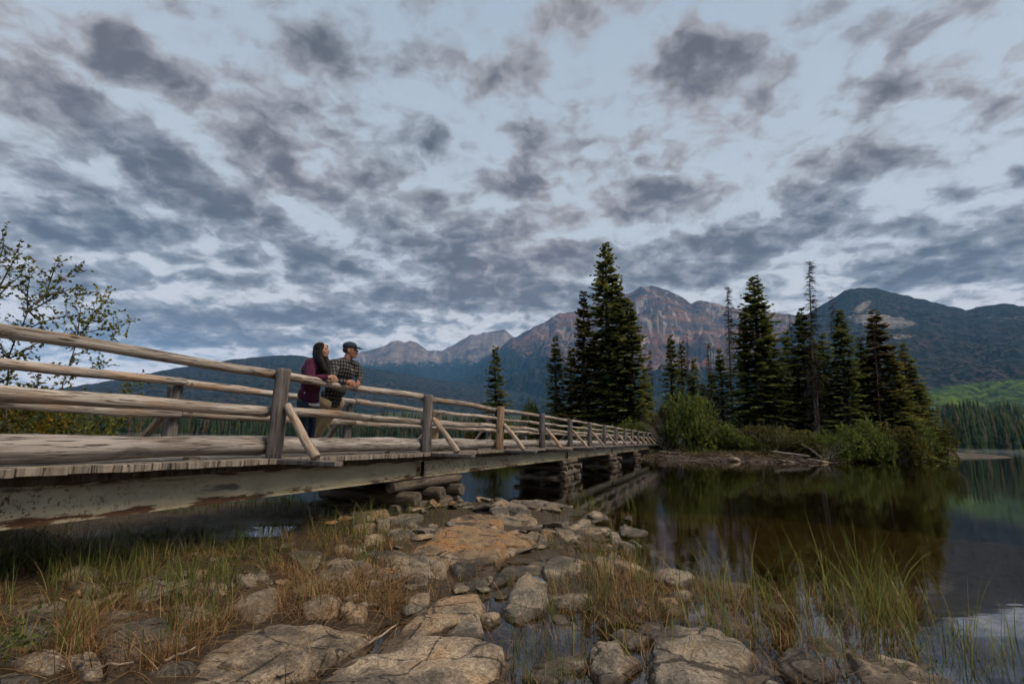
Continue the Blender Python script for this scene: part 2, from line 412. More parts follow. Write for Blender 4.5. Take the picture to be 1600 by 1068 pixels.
# ---- mountains
def mat_mountain(name, rockA, rockB, forestA, forestB, forestC):
    m, t = new_mat(name)
    P = t.add('ShaderNodeNewGeometry').outputs['Position']
    g = lambda a: t.add('ShaderNodeAttribute', attribute_name=a).outputs['Fac']
    rock, scree, meadow, uu, vv = g('rock'), g('scree'), g('meadow'), g('u'), g('v')
    uv = t.add('ShaderNodeCombineXYZ', i={0: uu, 1: vv, 2: 0.0}).outputs[0]
    n1 = t.noise(P, .0022, 6, .6); n2 = t.noise(P, .012, 6, .65); n3 = t.noise(P, .06, 3, .7)
    strata = t.noise(t.mapping(P, scale=(.3, .3, 3.0), rot=(.12, .08, 0)), .006, 5, .6)
    rk = t.mix(t.maprange(strata, .44, .56), rockA, rockB)
    rk = t.mix(t.math('MULTIPLY', t.maprange(n2, .5, .75), .7), rk, (.20, .175, .155))
    rk = t.mix(t.maprange(n1, .55, .35), rk, tuple(np.array(rockA) * .55))
    gully = t.noise(t.mapping(uv, scale=(52, 11, 1), rot=(0, 0, .10)), 1.0, 5, .62, 1.6)
    sc = t.math('MULTIPLY', t.maprange(gully, .53, .62), scree)
    rk = t.mix(sc, rk, (.36, .31, .27))
    spk = t.noise(t.mapping(P, scale=(1, 1, .35)), .035, 2, .8)
    fo = t.mix(t.maprange(n1, .38, .60), forestA, forestB)
    fo = t.mix(t.math('MULTIPLY', t.maprange(n2, .46, .62), .8), fo, forestC)
    fo = t.mix(t.maprange(spk, .42, .62), tuple(np.array(forestA) * .35), fo)
    md = t.mix(t.maprange(t.noise(t.mapping(P, scale=(1, 1, 3)), .012, 5, .65), .36, .64), (.030, .058, .014), (.10, .15, .030))
    edge = t.math('ADD', rock, t.math('ADD', t.math('MULTIPLY', t.math('SUBTRACT', n2, .5), 1.7), t.math('MULTIPLY', t.math('SUBTRACT', n3, .5), .9)))
    c = t.mix(t.maprange(edge, .42, .58), fo, rk)
    med = t.math('ADD', meadow, t.math('MULTIPLY', t.math('SUBTRACT', n2, .5), .9))
    md = t.mix(t.math('MULTIPLY', t.maprange(spk, .55, .42), .75), md, (.018, .032, .014))
    c = t.mix(t.maprange(med, .45, .60), c, md)
    h = t.math('ADD', n2, t.math('MULTIPLY', spk, .25))
    finish(t, c, .95, bump(t, h, 1.0, 45.0), .05)
    return m

def mountain(name, label, ridge, dist, d0, power, mat, spur, rockfun, screefun, meadowfun=None, freq=.0016, rows=90, step=1.5, foot=0.0):
    ridge = np.array(ridge, float)
    xs = np.arange(ridge[0, 0], ridge[-1, 0] + step, step)
    ys = np.interp(xs, ridge[:, 0], ridge[:, 1])
    ys = ys + (fbm(xs * .11, xs * 0 + 3.3, 4) - .5) * 4.0
    dd = np.interp(xs, [a for a, _ in dist], [b for _, b in dist]) if not np.isscalar(dist) else np.full(len(xs), dist, float)
    NV = rows
    V = np.zeros((len(xs), NV + 8, 3)); U_ = np.zeros((len(xs), NV + 8)); V_ = np.zeros((len(xs), NV + 8))
    for i, (x, y) in enumerate(zip(xs, ys)):
        r = ray(x, y); hd = math.hypot(r[0], r[1]); dirx, diry = r[0] / hd, r[1] / hd
        zc = EYE + r[2] / hd * dd[i]
        s = np.concatenate([np.linspace(0, 1, NV), 1 + np.array([.02, .05, .1, .18, .3, .45, .65, .9])])
        dis = np.where(s <= 1, d0 + (dd[i] - d0) * s, dd[i] + (s - 1) * dd[i] * .6)
        hh = np.where(s <= 1, foot + (zc - foot) * s ** power, zc * (1 - (s - 1) * 1.15) )
        V[i, :, 0] = dirx * dis; V[i, :, 1] = diry * dis; V[i, :, 2] = hh
        U_[i] = (x - xs[0]) / 1000.0; V_[i] = s
    rn = ridged(V[..., 0] * freq + 7, V[..., 1] * freq + 3, 6)
    env = np.clip(V_, 0, 1); env = np.sin(np.pi * np.clip(env, 0, 1) ** 1.15) ** .8 * np.clip((1.0 - V_) * 12, 0, 1)
    V[..., 2] += (rn - .62) * spur * env
    V[..., 2] += (fbm(V[..., 0] * freq * 9, V[..., 1] * freq * 9, 4) - .5) * spur * .35 * env
    fc = grid_faces(len(xs), NV + 8)
    me = mesh_np(name, V.reshape(-1, 3), fc)
    PX = np.repeat(xs[:, None], NV + 8, 1)
    rel = V.reshape(-1, 3) - cC
    zz = rel @ cF
    PY = (534 - FPX * (rel @ cU) / zz).reshape(PX.shape)
    hf = V_
    attr_f(me, 'u', U_.ravel()); attr_f(me, 'v', V_.ravel())
    attr_f(me, 'rock', rockfun(PX, PY, hf, rn).ravel()); attr_f(me, 'scree', screefun(PX, PY, hf, rn).ravel())
    attr_f(me, 'meadow', (meadowfun(PX, PY, hf, rn) if meadowfun else 0 * PX).ravel())
    o = new_obj(name, me, mat=mat, smooth=True)
    tag(o, label, 'mountain', kind='structure')
    return o
def gauss(PX, PY, cx, cy, ax, ay, ang=0):
    c, s = math.cos(math.radians(ang)), math.sin(math.radians(ang))
    X = (PX - cx) * c + (PY - cy) * s; Y = -(PX - cx) * s + (PY - cy) * c
    return np.exp(-((X / ax) ** 2 + (Y / ay) ** 2))
FA, FB, FC = (.020, .036, .026), (.030, .040, .030), (.055, .045, .045)
m_grey = mat_mountain('weathered_rock_slope', (.14, .115, .105), (.20, .155, .135), FA, FB, FC)
m_red = mat_mountain('rust_banded_rock_slope', (.075, .062, .058), (.175, .090, .058), FA, FB, FC)
m_for = mat_mountain('forested_slope', (.145, .14, .138), (.19, .165, .15), (.022, .036, .028), (.040, .040, .038), (.085, .062, .062))

mountain('mountain', 'distant grey twin-peaked ridge right of the two people', [(470,590),(520,566),(556,553),(580,545),(600,540),(612,533),(622,531),(632,536),(641,532),
    (650,535),(668,547),(690,548),(712,537),(728,527),(736,521),(745,523),(770,517),(788,515),(800,524),(812,540),(830,570),(850,600)],
    8600, 1400, 2.3, m_grey, 420,
    lambda X, Y, h, r: 1.15 - sstep(545, 586, Y + .02 * (X - 650)) * 1.2, lambda X, Y, h, r: sstep(0, .3, h) * .5, freq=.0011)
mountain('mountain', 'tall rust-brown pyramid-shaped peak rising behind the island spruces', [(640,640),(700,598),(740,570),(780,545),(800,527),(806,526),(820,518),(850,503),(875,489),(890,487),(900,488),
    (930,472),(960,463),(985,457),(1000,448),(1018,446),(1035,450),(1055,459),(1070,467),(1080,475),(1090,470),(1105,471),(1120,475),
    (1160,485),(1200,487),(1240,492),(1290,500),(1340,530),(1400,580)],
    6400, 1300, 1.9, m_red, 560,
    lambda X, Y, h, r: 1.15 - sstep(535, 610, Y + np.clip(920 - X, 0, 300) * .28) * 1.15 + gauss(X, Y, 1030, 500, 90, 60) * .3, lambda X, Y, h, r: sstep(.1, .4, h) * (.30 + .5 * gauss(X, Y, 1000, 500, 120, 60)), freq=.0014)
mountain('mountain', 'dark forested foothill behind the left end of the bridge', [(-700,600),(-400,585),(-100,615),(60,612),(110,604),(200,590),(260,577),(330,566),(400,557),(440,554),(475,556),(520,563),(580,574),(640,586),(720,598),(800,604),(900,612),(1000,630)],
    4200, 1000, 1.5, m_for, 80, lambda X, Y, h, r: 0 * X, lambda X, Y, h, r: 0 * X, freq=.0022)
mountain('mountain', 'broad dark forested mountain with a pale cliff patch at the right', [(1130,640),(1180,580),(1215,530),(1240,505),(1270,485),(1300,467),(1320,454),(1340,449),(1370,450),(1400,458),(1440,467),(1480,477),(1510,484),(1540,477),(1570,474),
    (1600,478),(1700,490),(1900,470),(2200,430),(2600,420)],
    4300, 900, 1.45, m_for, 120,
    lambda X, Y, h, r: gauss(X, Y, 1345, 478, 16, 5, -25) * .8 + gauss(X, Y, 1352, 500, 34, 16, 10) * .72 + gauss(X, Y, 1395, 503, 40, 9, 3) * .8 + gauss(X, Y, 1400, 528, 22, 6) * .6 + gauss(X, Y, 1560, 497, 50, 6) * .45,
    lambda X, Y, h, r: 0 * X + .35,
    lambda X, Y, h, r: sstep(588, 606, Y - np.clip(1520 - X, -100, 200) * .10) * sstep(1400, 1450, X) * sstep(650, 634, Y), freq=.0022)
# ------------------------------------------------------------------ wood and steel
def mat_wood(name, base, light, warm, dark, warm_amt=.35, crack=.5, scale=1.0):
    m, t = new_mat(name)
    tc = t.add('ShaderNodeTexCoord').outputs['Object']
    rnd = t.add('ShaderNodeObjectInfo').outputs['Random']
    off = t.add('ShaderNodeCombineXYZ', i={0: t.math('MULTIPLY', rnd, 37.0), 1: t.math('MULTIPLY', rnd, 91.0), 2: t.math('MULTIPLY', rnd, 53.0)}).outputs[0]
    p = t.add('ShaderNodeVectorMath', operation='ADD', i={0: tc, 1: off}).outputs[0]
    st = t.mapping(p, scale=(14 * scale, 14 * scale, 1.1 * scale))
    g1 = t.noise(st, 1.0, 6, .62, .3)
    g2 = t.noise(t.mapping(p, scale=(55 * scale, 55 * scale, 3.2 * scale)), 1.0, 4, .6)
    bl = t.noise(t.mapping(p, scale=(4, 4, 1.6)), 1.0, 5, .6, .4)
    c = t.mix(t.maprange(g1, .38, .62), base, light)
    c = t.mix(t.math('MULTIPLY', t.maprange(bl, .50, .68), warm_amt), c, warm)
    c = t.mix(t.math('MULTIPLY', t.maprange(bl, .44, .30), .55), c, dark)
    cr = t.maprange(g2, .43, .34)
    c = t.mix(t.math('MULTIPLY', cr, crack), c, dark)
    kn = t.add('ShaderNodeTexVoronoi', i={'Vector': t.mapping(p, scale=(5, 5, 2.2)), 'Scale': 1.0}).outputs['Distance']
    c = t.mix(t.math('MULTIPLY', t.maprange(kn, .11, .05), .8), c, tuple(np.array(dark) * .6))
    br = t.math('ADD', .84, t.math('MULTIPLY', rnd, .32))
    c = t.mix(1.0, c, t.add('ShaderNodeCombineXYZ', i={0: br, 1: br, 2: br}).outputs[0], 'MULTIPLY')
    h = t.math('ADD', t.math('MULTIPLY', g1, .7), t.math('MULTIPLY', g2, .5))
    finish(t, c, .82, bump(t, t.math('SUBTRACT', h, t.math('MULTIPLY', cr, .5)), 1.0, .016), .2)
    return m
W_RAIL = mat_wood('weathered_rail_wood', (.19, .158, .135), (.42, .375, .335), (.38, .22, .11), (.035, .026, .020), .5, .85)
W_KERB = mat_wood('grey_kerb_wood', (.17, .148, .135), (.36, .325, .30), (.27, .185, .12), (.035, .028, .023), .25, .85)
W_POST = mat_wood('dark_post_wood', (.105, .092, .088), (.20, .178, .168), (.17, .115, .08), (.028, .024, .022), .25, .6)
W_TAN = mat_wood('peeled_tan_wood', (.30, .185, .12), (.44, .31, .21), (.42, .21, .11), (.10, .04, .025), .6, .7)
W_BRACE = mat_wood('brace_wood', (.27, .20, .15), (.42, .34, .27), (.48, .28, .12), (.07, .045, .03), .45, .6)
W_PLANK = mat_wood('deck_plank_wood', (.15, .128, .108), (.29, .25, .21), (.25, .18, .12), (.04, .032, .026), .3, .6)
W_CRIB = mat_wood('crib_log_wood', (.085, .066, .052), (.175, .145, .118), (.16, .095, .05), (.02, .015, .012), .4, .7)
def mat_steel():
    m, t = new_mat('rust_streaked_paint')
    tc = t.add('ShaderNodeTexCoord').outputs['Object']
    rnd = t.add('ShaderNodeObjectInfo').outputs['Random']
    s = t.add('ShaderNodeSeparateXYZ', i={0: tc})
    off = t.add('ShaderNodeCombineXYZ', i={0: t.math('MULTIPLY', rnd, 37.0), 1: 0.0, 2: 0.0}).outputs[0]
    p = t.add('ShaderNodeVectorMath', operation='ADD', i={0: tc, 1: off}).outputs[0]
    n1 = t.noise(t.mapping(p, scale=(.9, 1, 2.5)), 1.2, 6, .65)
    n2 = t.noise(p, 16, 4, .6); n3 = t.noise(p, 52, 3, .6); n4 = t.noise(t.mapping(p, scale=(1.2, 1, 9)), 1.5, 6, .65)
    c = t.mix(t.maprange(n1, .35, .65), (.31, .275, .19), (.45, .40, .285))
    st = t.noise(t.mapping(p, scale=(.55, 1, 2.2)), 2.3, 4, .6)
    c = t.mix(t.math('MULTIPLY', t.maprange(st, .60, .70), .8), c, (.055, .058, .055))
    low = t.maprange(s.outputs[2], .13, .02)
    edge = t.math('ADD', t.math('MULTIPLY', low, .24), t.math('MULTIPLY', t.maprange(s.outputs[2], .265, .31), .30))
    pat = t.noise(t.mapping(p, scale=(.8, 1, 1)), 1.1, 4, .65)
    r1 = t.maprange(t.math('ADD', t.math('ADD', n4, t.math('MULTIPLY', t.math('SUBTRACT', pat, .5), .9)), edge), .72, .80)
    leftw = t.maprange(s.outputs[0], 6.6, 4.2)
    sp = t.math('MULTIPLY', t.maprange(t.math('ADD', n3, t.math('MULTIPLY', t.math('SUBTRACT', n2, .5), .9)), .58, .63), t.math('ADD', .10, t.math('MULTIPLY', leftw, .88)))
    rust = t.mix(n2, (.040, .019, .012), (.115, .056, .029))
    c = t.mix(r1, c, rust)
    c = t.mix(sp, c, (.075, .03, .016))
    finish(t, c, .72, bump(t, t.math('ADD', n2, n3), .25, .006), .35)
    return m
W_STEEL = mat_steel()
def plain(name, col, rough=.8, spec=.2, nscale=30, amt=.35):
    m, t = new_mat(name)
    tc = t.add('ShaderNodeTexCoord').outputs['Object']
    n = t.noise(tc, nscale, 4, .6)
    c = t.mix(n, tuple(np.array(col) * (1 - amt)), tuple(np.array(col) * (1 + amt)))
    finish(t, c, rough, bump(t, n, .2, .005), spec)
    return m
M_IRON = plain('dark_iron', (.02, .018, .018), .6, .4)
M_CONC = plain('weathered_concrete', (.17, .16, .14), .9, .2, 12)

def log_mesh(L, r0, r1, sides=14, rings=14, bend=.01, lump=.05, seed=0, chamfer=.012):
    R = np.random.default_rng(seed)
    zs = np.concatenate([[0, chamfer], np.linspace(.06, L - .06, rings), [L - chamfer, L]])
    ph = R.random(4) * 6.28
    V = []
    prof = (vnoise(np.arange(sides) * .9 + seed * 3.1, np.full(sides, seed * 1.7)) - .5) * .12
    for k, z in enumerate(zs):
        f = z / L
        r = r0 + (r1 - r0) * f
        if k == 0 or k == len(zs) - 1: r *= .90
        cx = bend * math.sin(f * 5.1 + ph[0]) + bend * .5 * math.sin(f * 11 + ph[1])
        cy = bend * math.sin(f * 4.3 + ph[2]) + bend * .5 * math.sin(f * 9 + ph[3])
        for a in range(sides):
            th = 2 * math.pi * a / sides
            q = r * (1 + prof[a] + lump * 2 * (vnoise(np.array([th * 1.3 + seed]), np.array([z * 2.3 + seed * .37]))[0] - .5))
            V.append((cx + q * math.cos(th), cy + q * math.sin(th), z))
    n = len(zs); F = []
    for k in range(n - 1):
        for a in range(sides):
            b = (a + 1) % sides
            F.append((k * sides + a, k * sides + b, (k + 1) * sides + b, (k + 1) * sides + a))
    F.append(tuple(range(sides - 1, -1, -1))); F.append(tuple((n - 1) * sides + a for a in range(sides)))
    me = mesh_py('log', V, F)
    sm = np.ones(len(F), bool); sm[-2:] = False
    me.polygons.foreach_set('use_smooth', sm)
    return me
def aim(o, p0, p1, origin, spin=0.0):
    d = Vector(p1) - Vector(p0)
    o.rotation_mode = 'QUATERNION'
    q = d.to_track_quat('Z', 'Y')
    if spin: q = q @ Matrix.Rotation(spin, 3, 'Z').to_quaternion()
    o.rotation_quaternion = q
    o.location = Vector(p0) - Vector(origin)
_ls = [100]
def log_part(name, p0, p1, r0, r1, mat, root, bend=.01, lump=.05, sides=14, rings=None):
    L = float(np.linalg.norm(np.array(p1) - np.array(p0))); _ls[0] += 1
    me = log_mesh(L, r0, r1, sides, rings or max(4, int(L / .22)), bend, lump, _ls[0])
    o = new_obj(name, me, root, mat)
    org = root.matrix_world.translation if root.parent is None else WORLD_ORG[root.name]
    aim(o, p0, p1, org, random.random() * 6.28)
    return o
WORLD_ORG = {}
def box_mesh(name, lx, ly, lz, bev=.006, jitter=.003):
    bm = bmesh.new(); bmesh.ops.create_cube(bm, size=1.0)
    for v in bm.verts:
        v.co = Vector((v.co.x * lx, v.co.y * ly, v.co.z * lz)) + Vector([random.uniform(-jitter, jitter) for _ in range(3)])
    bmesh.ops.bevel(bm, geom=list(bm.edges), offset=bev, segments=1, affect='EDGES')
    me = bpy.data.meshes.new(name); bm.to_mesh(me); bm.free(); return me

# ------------------------------------------------------------------ the footbridge
BO = np.array([-2.7956, 5.9788, 1.0924]); BYAW = .370744; BSL = .003666
bd = np.array([math.sin(BYAW) * math.cos(BSL), math.cos(BYAW) * math.cos(BSL), math.sin(BSL)])
bn = np.array([-math.cos(BYAW), math.sin(BYAW), 0.0])
bu = np.cross(bd, bn); bu = bu / np.linalg.norm(bu)
def B(t, w_, z):
    return BO + bd * t + bn * w_ + np.array([0, 0, z])
BROT = Matrix((tuple(np.array([bd[0], bn[0], bu[0]])), tuple(np.array([bd[1], bn[1], bu[1]])), tuple(np.array([bd[2], bn[2], bu[2]])))).to_quaternion()
bridge = empty('footbridge', B(0, .92, -1.0))
tag(bridge, 'long weathered log footbridge on a steel girder running out to the island', 'bridge')
bpy.context.view_layer.update()
def bpart(name, me, mat, t, w_, z, parent=None, org=None):
    o = new_obj(name, me, parent or bridge, mat)
    o.rotation_mode = 'QUATERNION'; o.rotation_quaternion = BROT
    o.location = Vector(B(t, w_, z)) - Vector(org if org is not None else B(0, .92, -1.0))
    return o
S = 3.5; WD = 1.85
T_END = 13
# deck planks: cross boards, ends showing along the edge
pm = []
for k in range(8):
    pm.append(box_mesh('deck_plank', .1545, 2.13, .066, .005, .002))
    pm[-1].materials.append(W_PLANK)
PW = .16
t = -3.15
for k in range(300):
    me = pm[random.randrange(8)]
    o = bpy.data.objects.new('deck_plank', me); COL.objects.link(o); o.parent = bridge
    o.rotation_mode = 'QUATERNION'
    o.rotation_quaternion = BROT @ Matrix.Rotation(random.choice((0, math.pi)), 3, 'Z').to_quaternion() @ Matrix.Rotation(random.uniform(-.004, .004), 3, 'X').to_quaternion()
    o.location = Vector(B(t, .925 + random.uniform(-.009, .009), -.034 + random.uniform(-.002, .002))) - bridge.location
    t += PW
bm = bmesh.new()
for k in range(24):
    r = bmesh.ops.create_cube(bm, size=1.0)
    for v in r['verts']: v.co = Vector((v.co.x * .151 - k * PW, v.co.y * 2.13 + random.uniform(-.002, .002), v.co.z * .066))
me = bpy.data.meshes.new('approach_planks'); bm.to_mesh(me); bm.free()
o = bpart('approach_planks', me, W_PLANK, -3.15 - PW, .925, -.034); o['kind'] = 'stuff'
# posts, braces, brace planks on both sides
def side(sign, w_post):
    inner = w_post + sign * .145
    far = sign < 0
    rz_top, rz_mid = (.995, .55) if not far else (.925, .53)
    for n_ in range(-1, T_END + 1):
        tt = n_ * S
        big = n_ < 7
        h = 1.045 + random.uniform(-.02, .02) if not far else .90
        lean = -.045 if (n_ == 1 and not far) else random.uniform(-.012, .012)
        mat = W_TAN if ((n_ == 2 and not far) or (n_ == 2 and far)) else W_POST
        rr = .092 + random.uniform(-.006, .006)
        log_part('post', B(tt, w_post, -.01), B(tt + lean, w_post, h), rr * 1.02, rr * .97, mat, bridge, .004, .03, 16, 8)
        out = -sign
        bmt = W_BRACE
        a0 = B(tt + random.uniform(-.02, .02), w_post + out * .64, .012); a1 = B(tt + .015, w_post + out * .105, .62)
        log_part('brace', a0, a1, .056, .046, bmt, bridge, .006, .06, 12, 7)
        me = box_mesh('brace_plank', .15, .84, .055, .005, .004)
        bpart('brace_plank', me, W_POST if random.random() < .75 else W_PLANK, tt, w_post + out * (.122 + .42), -.037)
    for n_ in range(-1, T_END):
        t0, t1 = n_ * S + .004, (n_ + 1) * S - .004
        j = lambda s=.012: random.uniform(-s, s)
        log_part('top_rail', B(t0, inner + j(.004), rz_top + j()), B(t1, inner + j(.004), rz_top + j()), .054 + j(.004), .050 + j(.004), W_RAIL, bridge, .012, .09, 14, 22)
        log_part('middle_rail', B(t0, inner + j(.004), rz_mid + j()), B(t1, inner + j(.004), rz_mid + j()), .064 + j(.006), .058 + j(.006), W_RAIL, bridge, .012, .11, 14, 22)
        log_part('kerb_log', B(t0, inner + sign * .05, .128 + j(.006)), B(t1, inner + sign * .05, .128 + j(.006)), .105 + j(.006), .098 + j(.006), W_KERB, bridge, .010, .06, 18, 20)
    # bolt heads where the rails meet the posts
    if far:
        for n_ in range(0, 5):
            for hz_ in (rz_top, rz_mid):
                bmb = bmesh.new(); bmesh.ops.create_cone(bmb, cap_ends=True, segments=8, radius1=.011, radius2=.008, depth=.03)
                me = bpy.data.meshes.new('bolt'); bmb.to_mesh(me); bmb.free()
                o = new_obj('bolt', me, bridge, M_IRON); aim(o, B(n_ * S + .07, inner - .045, hz_), B(n_ * S + .07, inner - 1, hz_), bridge.location)
side(1, 0.0)
side(-1, WD)
# blocks lifting the kerb logs off the deck
for n_ in range(-1, T_END):
    for f in (.25, .75):
        for w_ in (.195, WD - .195):
            bpart('kerb_block', box_mesh('kerb_block', .12, .10, .03, .004, .002), W_PLANK, (n_ + f) * S, w_, .014)
# steel girders with a timber nailer above
SEAMS = [-7.0, 3.58, 14.11, 23.98, 34.0, 44.6]
def girder_mesh(L):
    hw, fl, wt, H_ = .085, .022, .008, .31
    sec = [(-hw, 0), (hw, 0), (hw, fl), (wt, fl + .006), (wt, H_ - fl - .006), (hw, H_ - fl), (hw, H_), (-hw, H_), (-hw, H_ - fl), (-wt, H_ - fl - .006), (-wt, fl + .006), (-hw, fl)]
    n = len(sec); nseg = max(2, int(L / 1.2)); V = []; F = []
    for k in range(nseg + 1):
        for (y, z) in sec: V.append((L * k / nseg, y, z))
    for k in range(nseg):
        for a in range(n):
            b = (a + 1) % n; F.append((k * n + a, (k + 1) * n + a, (k + 1) * n + b, k * n + b))
    F.append(tuple(range(n))); F.append(tuple(nseg * n + a for a in range(n - 1, -1, -1)))
    return mesh_py('girder', V, F)
for w_ in (.20, WD - .20):
    for a, b in zip(SEAMS[:-1], SEAMS[1:]):
        L = b - a - .05
        g = bpart('girder', girder_mesh(L), W_STEEL, a + .025, w_, -.458)
        for tt in (.05, L - .05):
            st = new_obj('stiffener', box_mesh('stiffener', .014, .15, .25, .002, 0), g, M_IRON if tt < 1 else W_STEEL)
            st.location = (tt, 0, .155)
        bpart('nailer', box_mesh('nailer', L, .19, .074, .006, .003), W_CRIB, a + .025 + L / 2, w_, -.108)
for k in range(12):   # cross ties between the girders
    log_part('cross_tie', B(-5 + k * 4.2, .30, -.30), B(-5 + k * 4.2, WD - .30, -.30), .05, .05, W_CRIB, bridge, .003, .03, 10, 4)
# log crib piers
for pi, s0 in enumerate(SEAMS[1:5]):
    org = B(s0, .92, -1.2)
    pier = empty('pier', Vector(org) - bridge.location); pier.parent = bridge; WORLD_ORG[pier.name] = Vector(org)
    z = -.462; layer = 0
    while z > -1.9 and layer < (5 if pi == 0 else 8):
        r = random.uniform(.100, .122) if layer else .102
        zc = z - r
        if layer % 2 == 0:
            for w_ in ((.12, .92, 1.73) if layer else (.19, 1.66)):
                w0 = w_ + random.uniform(-.05, .05) * (layer > 0)
                log_part('log', B(s0 - .82 + random.uniform(-.12, .12), w0, zc), B(s0 + 1.56 + random.uniform(-.15, .12), w0 + random.uniform(-.03, .03), zc + random.uniform(-.015, .015)), r, r * random.uniform(.88, 1), W_CRIB, pier, .008, .05, 14, 9)
        else:
            for dt in (-.55, .35, 1.28):
                log_part('log', B(s0 + dt + random.uniform(-.08, .08), -.08 + random.uniform(-.12, .10), zc), B(s0 + dt + random.uniform(-.08, .08), 2.02 + random.uniform(-.1, .15), zc), r, r * random.uniform(.9, 1), W_CRIB, pier, .008, .05, 14, 8)
        z -= 2 * r - .022; layer += 1
# abutments at both ends
for tt, nm in ((44.9, 1), (-6.9, 0)):
    bpart('abutment', box_mesh('abutment', .9, 2.3, 1.5, .03, .01), M_CONC, tt + (.2 if nm else -.3), .92, -.47 - .75)
# ------------------------------------------------------------------ trees of the island
def mat_leaf(name, dark, mid, light, alt=None, alt_amt=0.0, rough=.75):
    m, t = new_mat(name)
    tint = t.add('ShaderNodeAttribute', attribute_name='tint').outputs['Fac']
    rnd = t.add('ShaderNodeObjectInfo').outputs['Random']
    tc = t.add('ShaderNodeTexCoord').outputs['Object']
    n = t.noise(tc, .9, 3, .6)
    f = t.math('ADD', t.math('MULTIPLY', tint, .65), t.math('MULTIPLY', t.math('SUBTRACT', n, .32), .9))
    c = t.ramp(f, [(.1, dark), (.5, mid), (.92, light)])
    if alt: c = t.mix(t.math('MULTIPLY', t.maprange(n, .50, .66), alt_amt), c, alt)
    br = t.math('ADD', .8, t.math('MULTIPLY', rnd, .4))
    c = t.mix(1.0, c, t.add('ShaderNodeCombineXYZ', i={0: br, 1: br, 2: br}).outputs[0], 'MULTIPLY')
    d = t.add('ShaderNodeBsdfDiffuse', i={0: c})
    tr = t.add('ShaderNodeBsdfTranslucent', i={0: c})
    mx = t.add('ShaderNodeMixShader', i={0: .42, 1: d.outputs[0], 2: tr.outputs[0]})
    t.add('ShaderNodeOutputMaterial', i={0: mx.outputs[0]})
    return m
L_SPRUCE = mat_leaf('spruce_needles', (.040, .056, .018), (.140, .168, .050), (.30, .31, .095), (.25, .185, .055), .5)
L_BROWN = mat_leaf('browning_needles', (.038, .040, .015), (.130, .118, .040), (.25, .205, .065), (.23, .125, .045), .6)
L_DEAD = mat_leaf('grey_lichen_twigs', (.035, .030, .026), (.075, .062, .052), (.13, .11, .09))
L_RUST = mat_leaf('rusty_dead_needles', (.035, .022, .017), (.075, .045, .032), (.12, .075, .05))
L_SHRUB = mat_leaf('shrub_leaves', (.040, .056, .014), (.110, .140, .034), (.23, .26, .07), (.20, .19, .045), .35)
L_OLIVE = mat_leaf('olive_shrub_leaves', (.038, .040, .014), (.09, .088, .028), (.17, .155, .05), (.16, .10, .03), .35)
L_BIRCH = mat_leaf('sapling_leaves', (.075, .088, .022), (.16, .18, .045), (.28, .28, .065), (.24, .18, .035), .4)
L_YELLOW = mat_leaf('yellowing_leaves', (.045, .052, .012), (.12, .11, .02), (.30, .20, .025), (.34, .19, .02), .7)
W_BARK = mat_wood('grey_brown_bark', (.075, .058, .048), (.15, .12, .10), (.12, .08, .055), (.022, .017, .014), .3, .7, .6)
W_DEADW = mat_wood('bleached_dead_wood', (.17, .145, .125), (.33, .29, .255), (.22, .16, .11), (.05, .04, .033), .3, .6, .8)

def cone_trunk(H, r, seed, sides=8, rings=10, wob=.05):
    R = np.random.default_rng(seed); V = []; F = []
    ph = R.random(2) * 6
    for k in range(rings + 1):
        f = k / rings; rr = r * (1 - f) ** .85 + .012
        if k == 0: rr *= 1.35
        cx = wob * math.sin(f * 4 + ph[0]) * f; cy = wob * math.sin(f * 5 + ph[1]) * f
        for a in range(sides):
            th = 6.2832 * a / sides
            V.append((cx + rr * math.cos(th), cy + rr * math.sin(th), H * f))
    for k in range(rings):
        for a in range(sides):
            b = (a + 1) % sides
            F.append((k * sides + a, k * sides + b, (k + 1) * sides + b, (k + 1) * sides + a))
    F.append(tuple(rings * sides + a for a in range(sides)))
    me = mesh_py('trunk', V, F); me.polygons.foreach_set('use_smooth', np.ones(len(F), bool)); return me

def rhombs(base, direc, length, width, R, up=None):
    """one pointed spray per row: base Nx3, unit direc Nx3"""
    N = len(base)
    side_ = np.cross(direc, np.array([0, 0, 1.0])) + 1e-6
    side_ /= np.linalg.norm(side_, axis=1)[:, None]
    nrm = np.cross(side_, direc)
    a = R.uniform(-1.0, 1.0, N)[:, None]
    s2 = side_ * np.cos(a) + nrm * np.sin(a)
    L = length[:, None]; W = width[:, None]
    mid = base + direc * L * .45
    tip = base + direc * L
    return np.stack([base, mid + s2 * W, tip, mid - s2 * W], 1)
def quads_mesh(name, Q, tint):
    n = len(Q)
    me = mesh_np(name, Q.reshape(-1, 3), np.arange(n * 4).reshape(n, 4))
    attr_f(me, 'tint', np.repeat(tint, 4)[:len(me.vertices)])
    return me

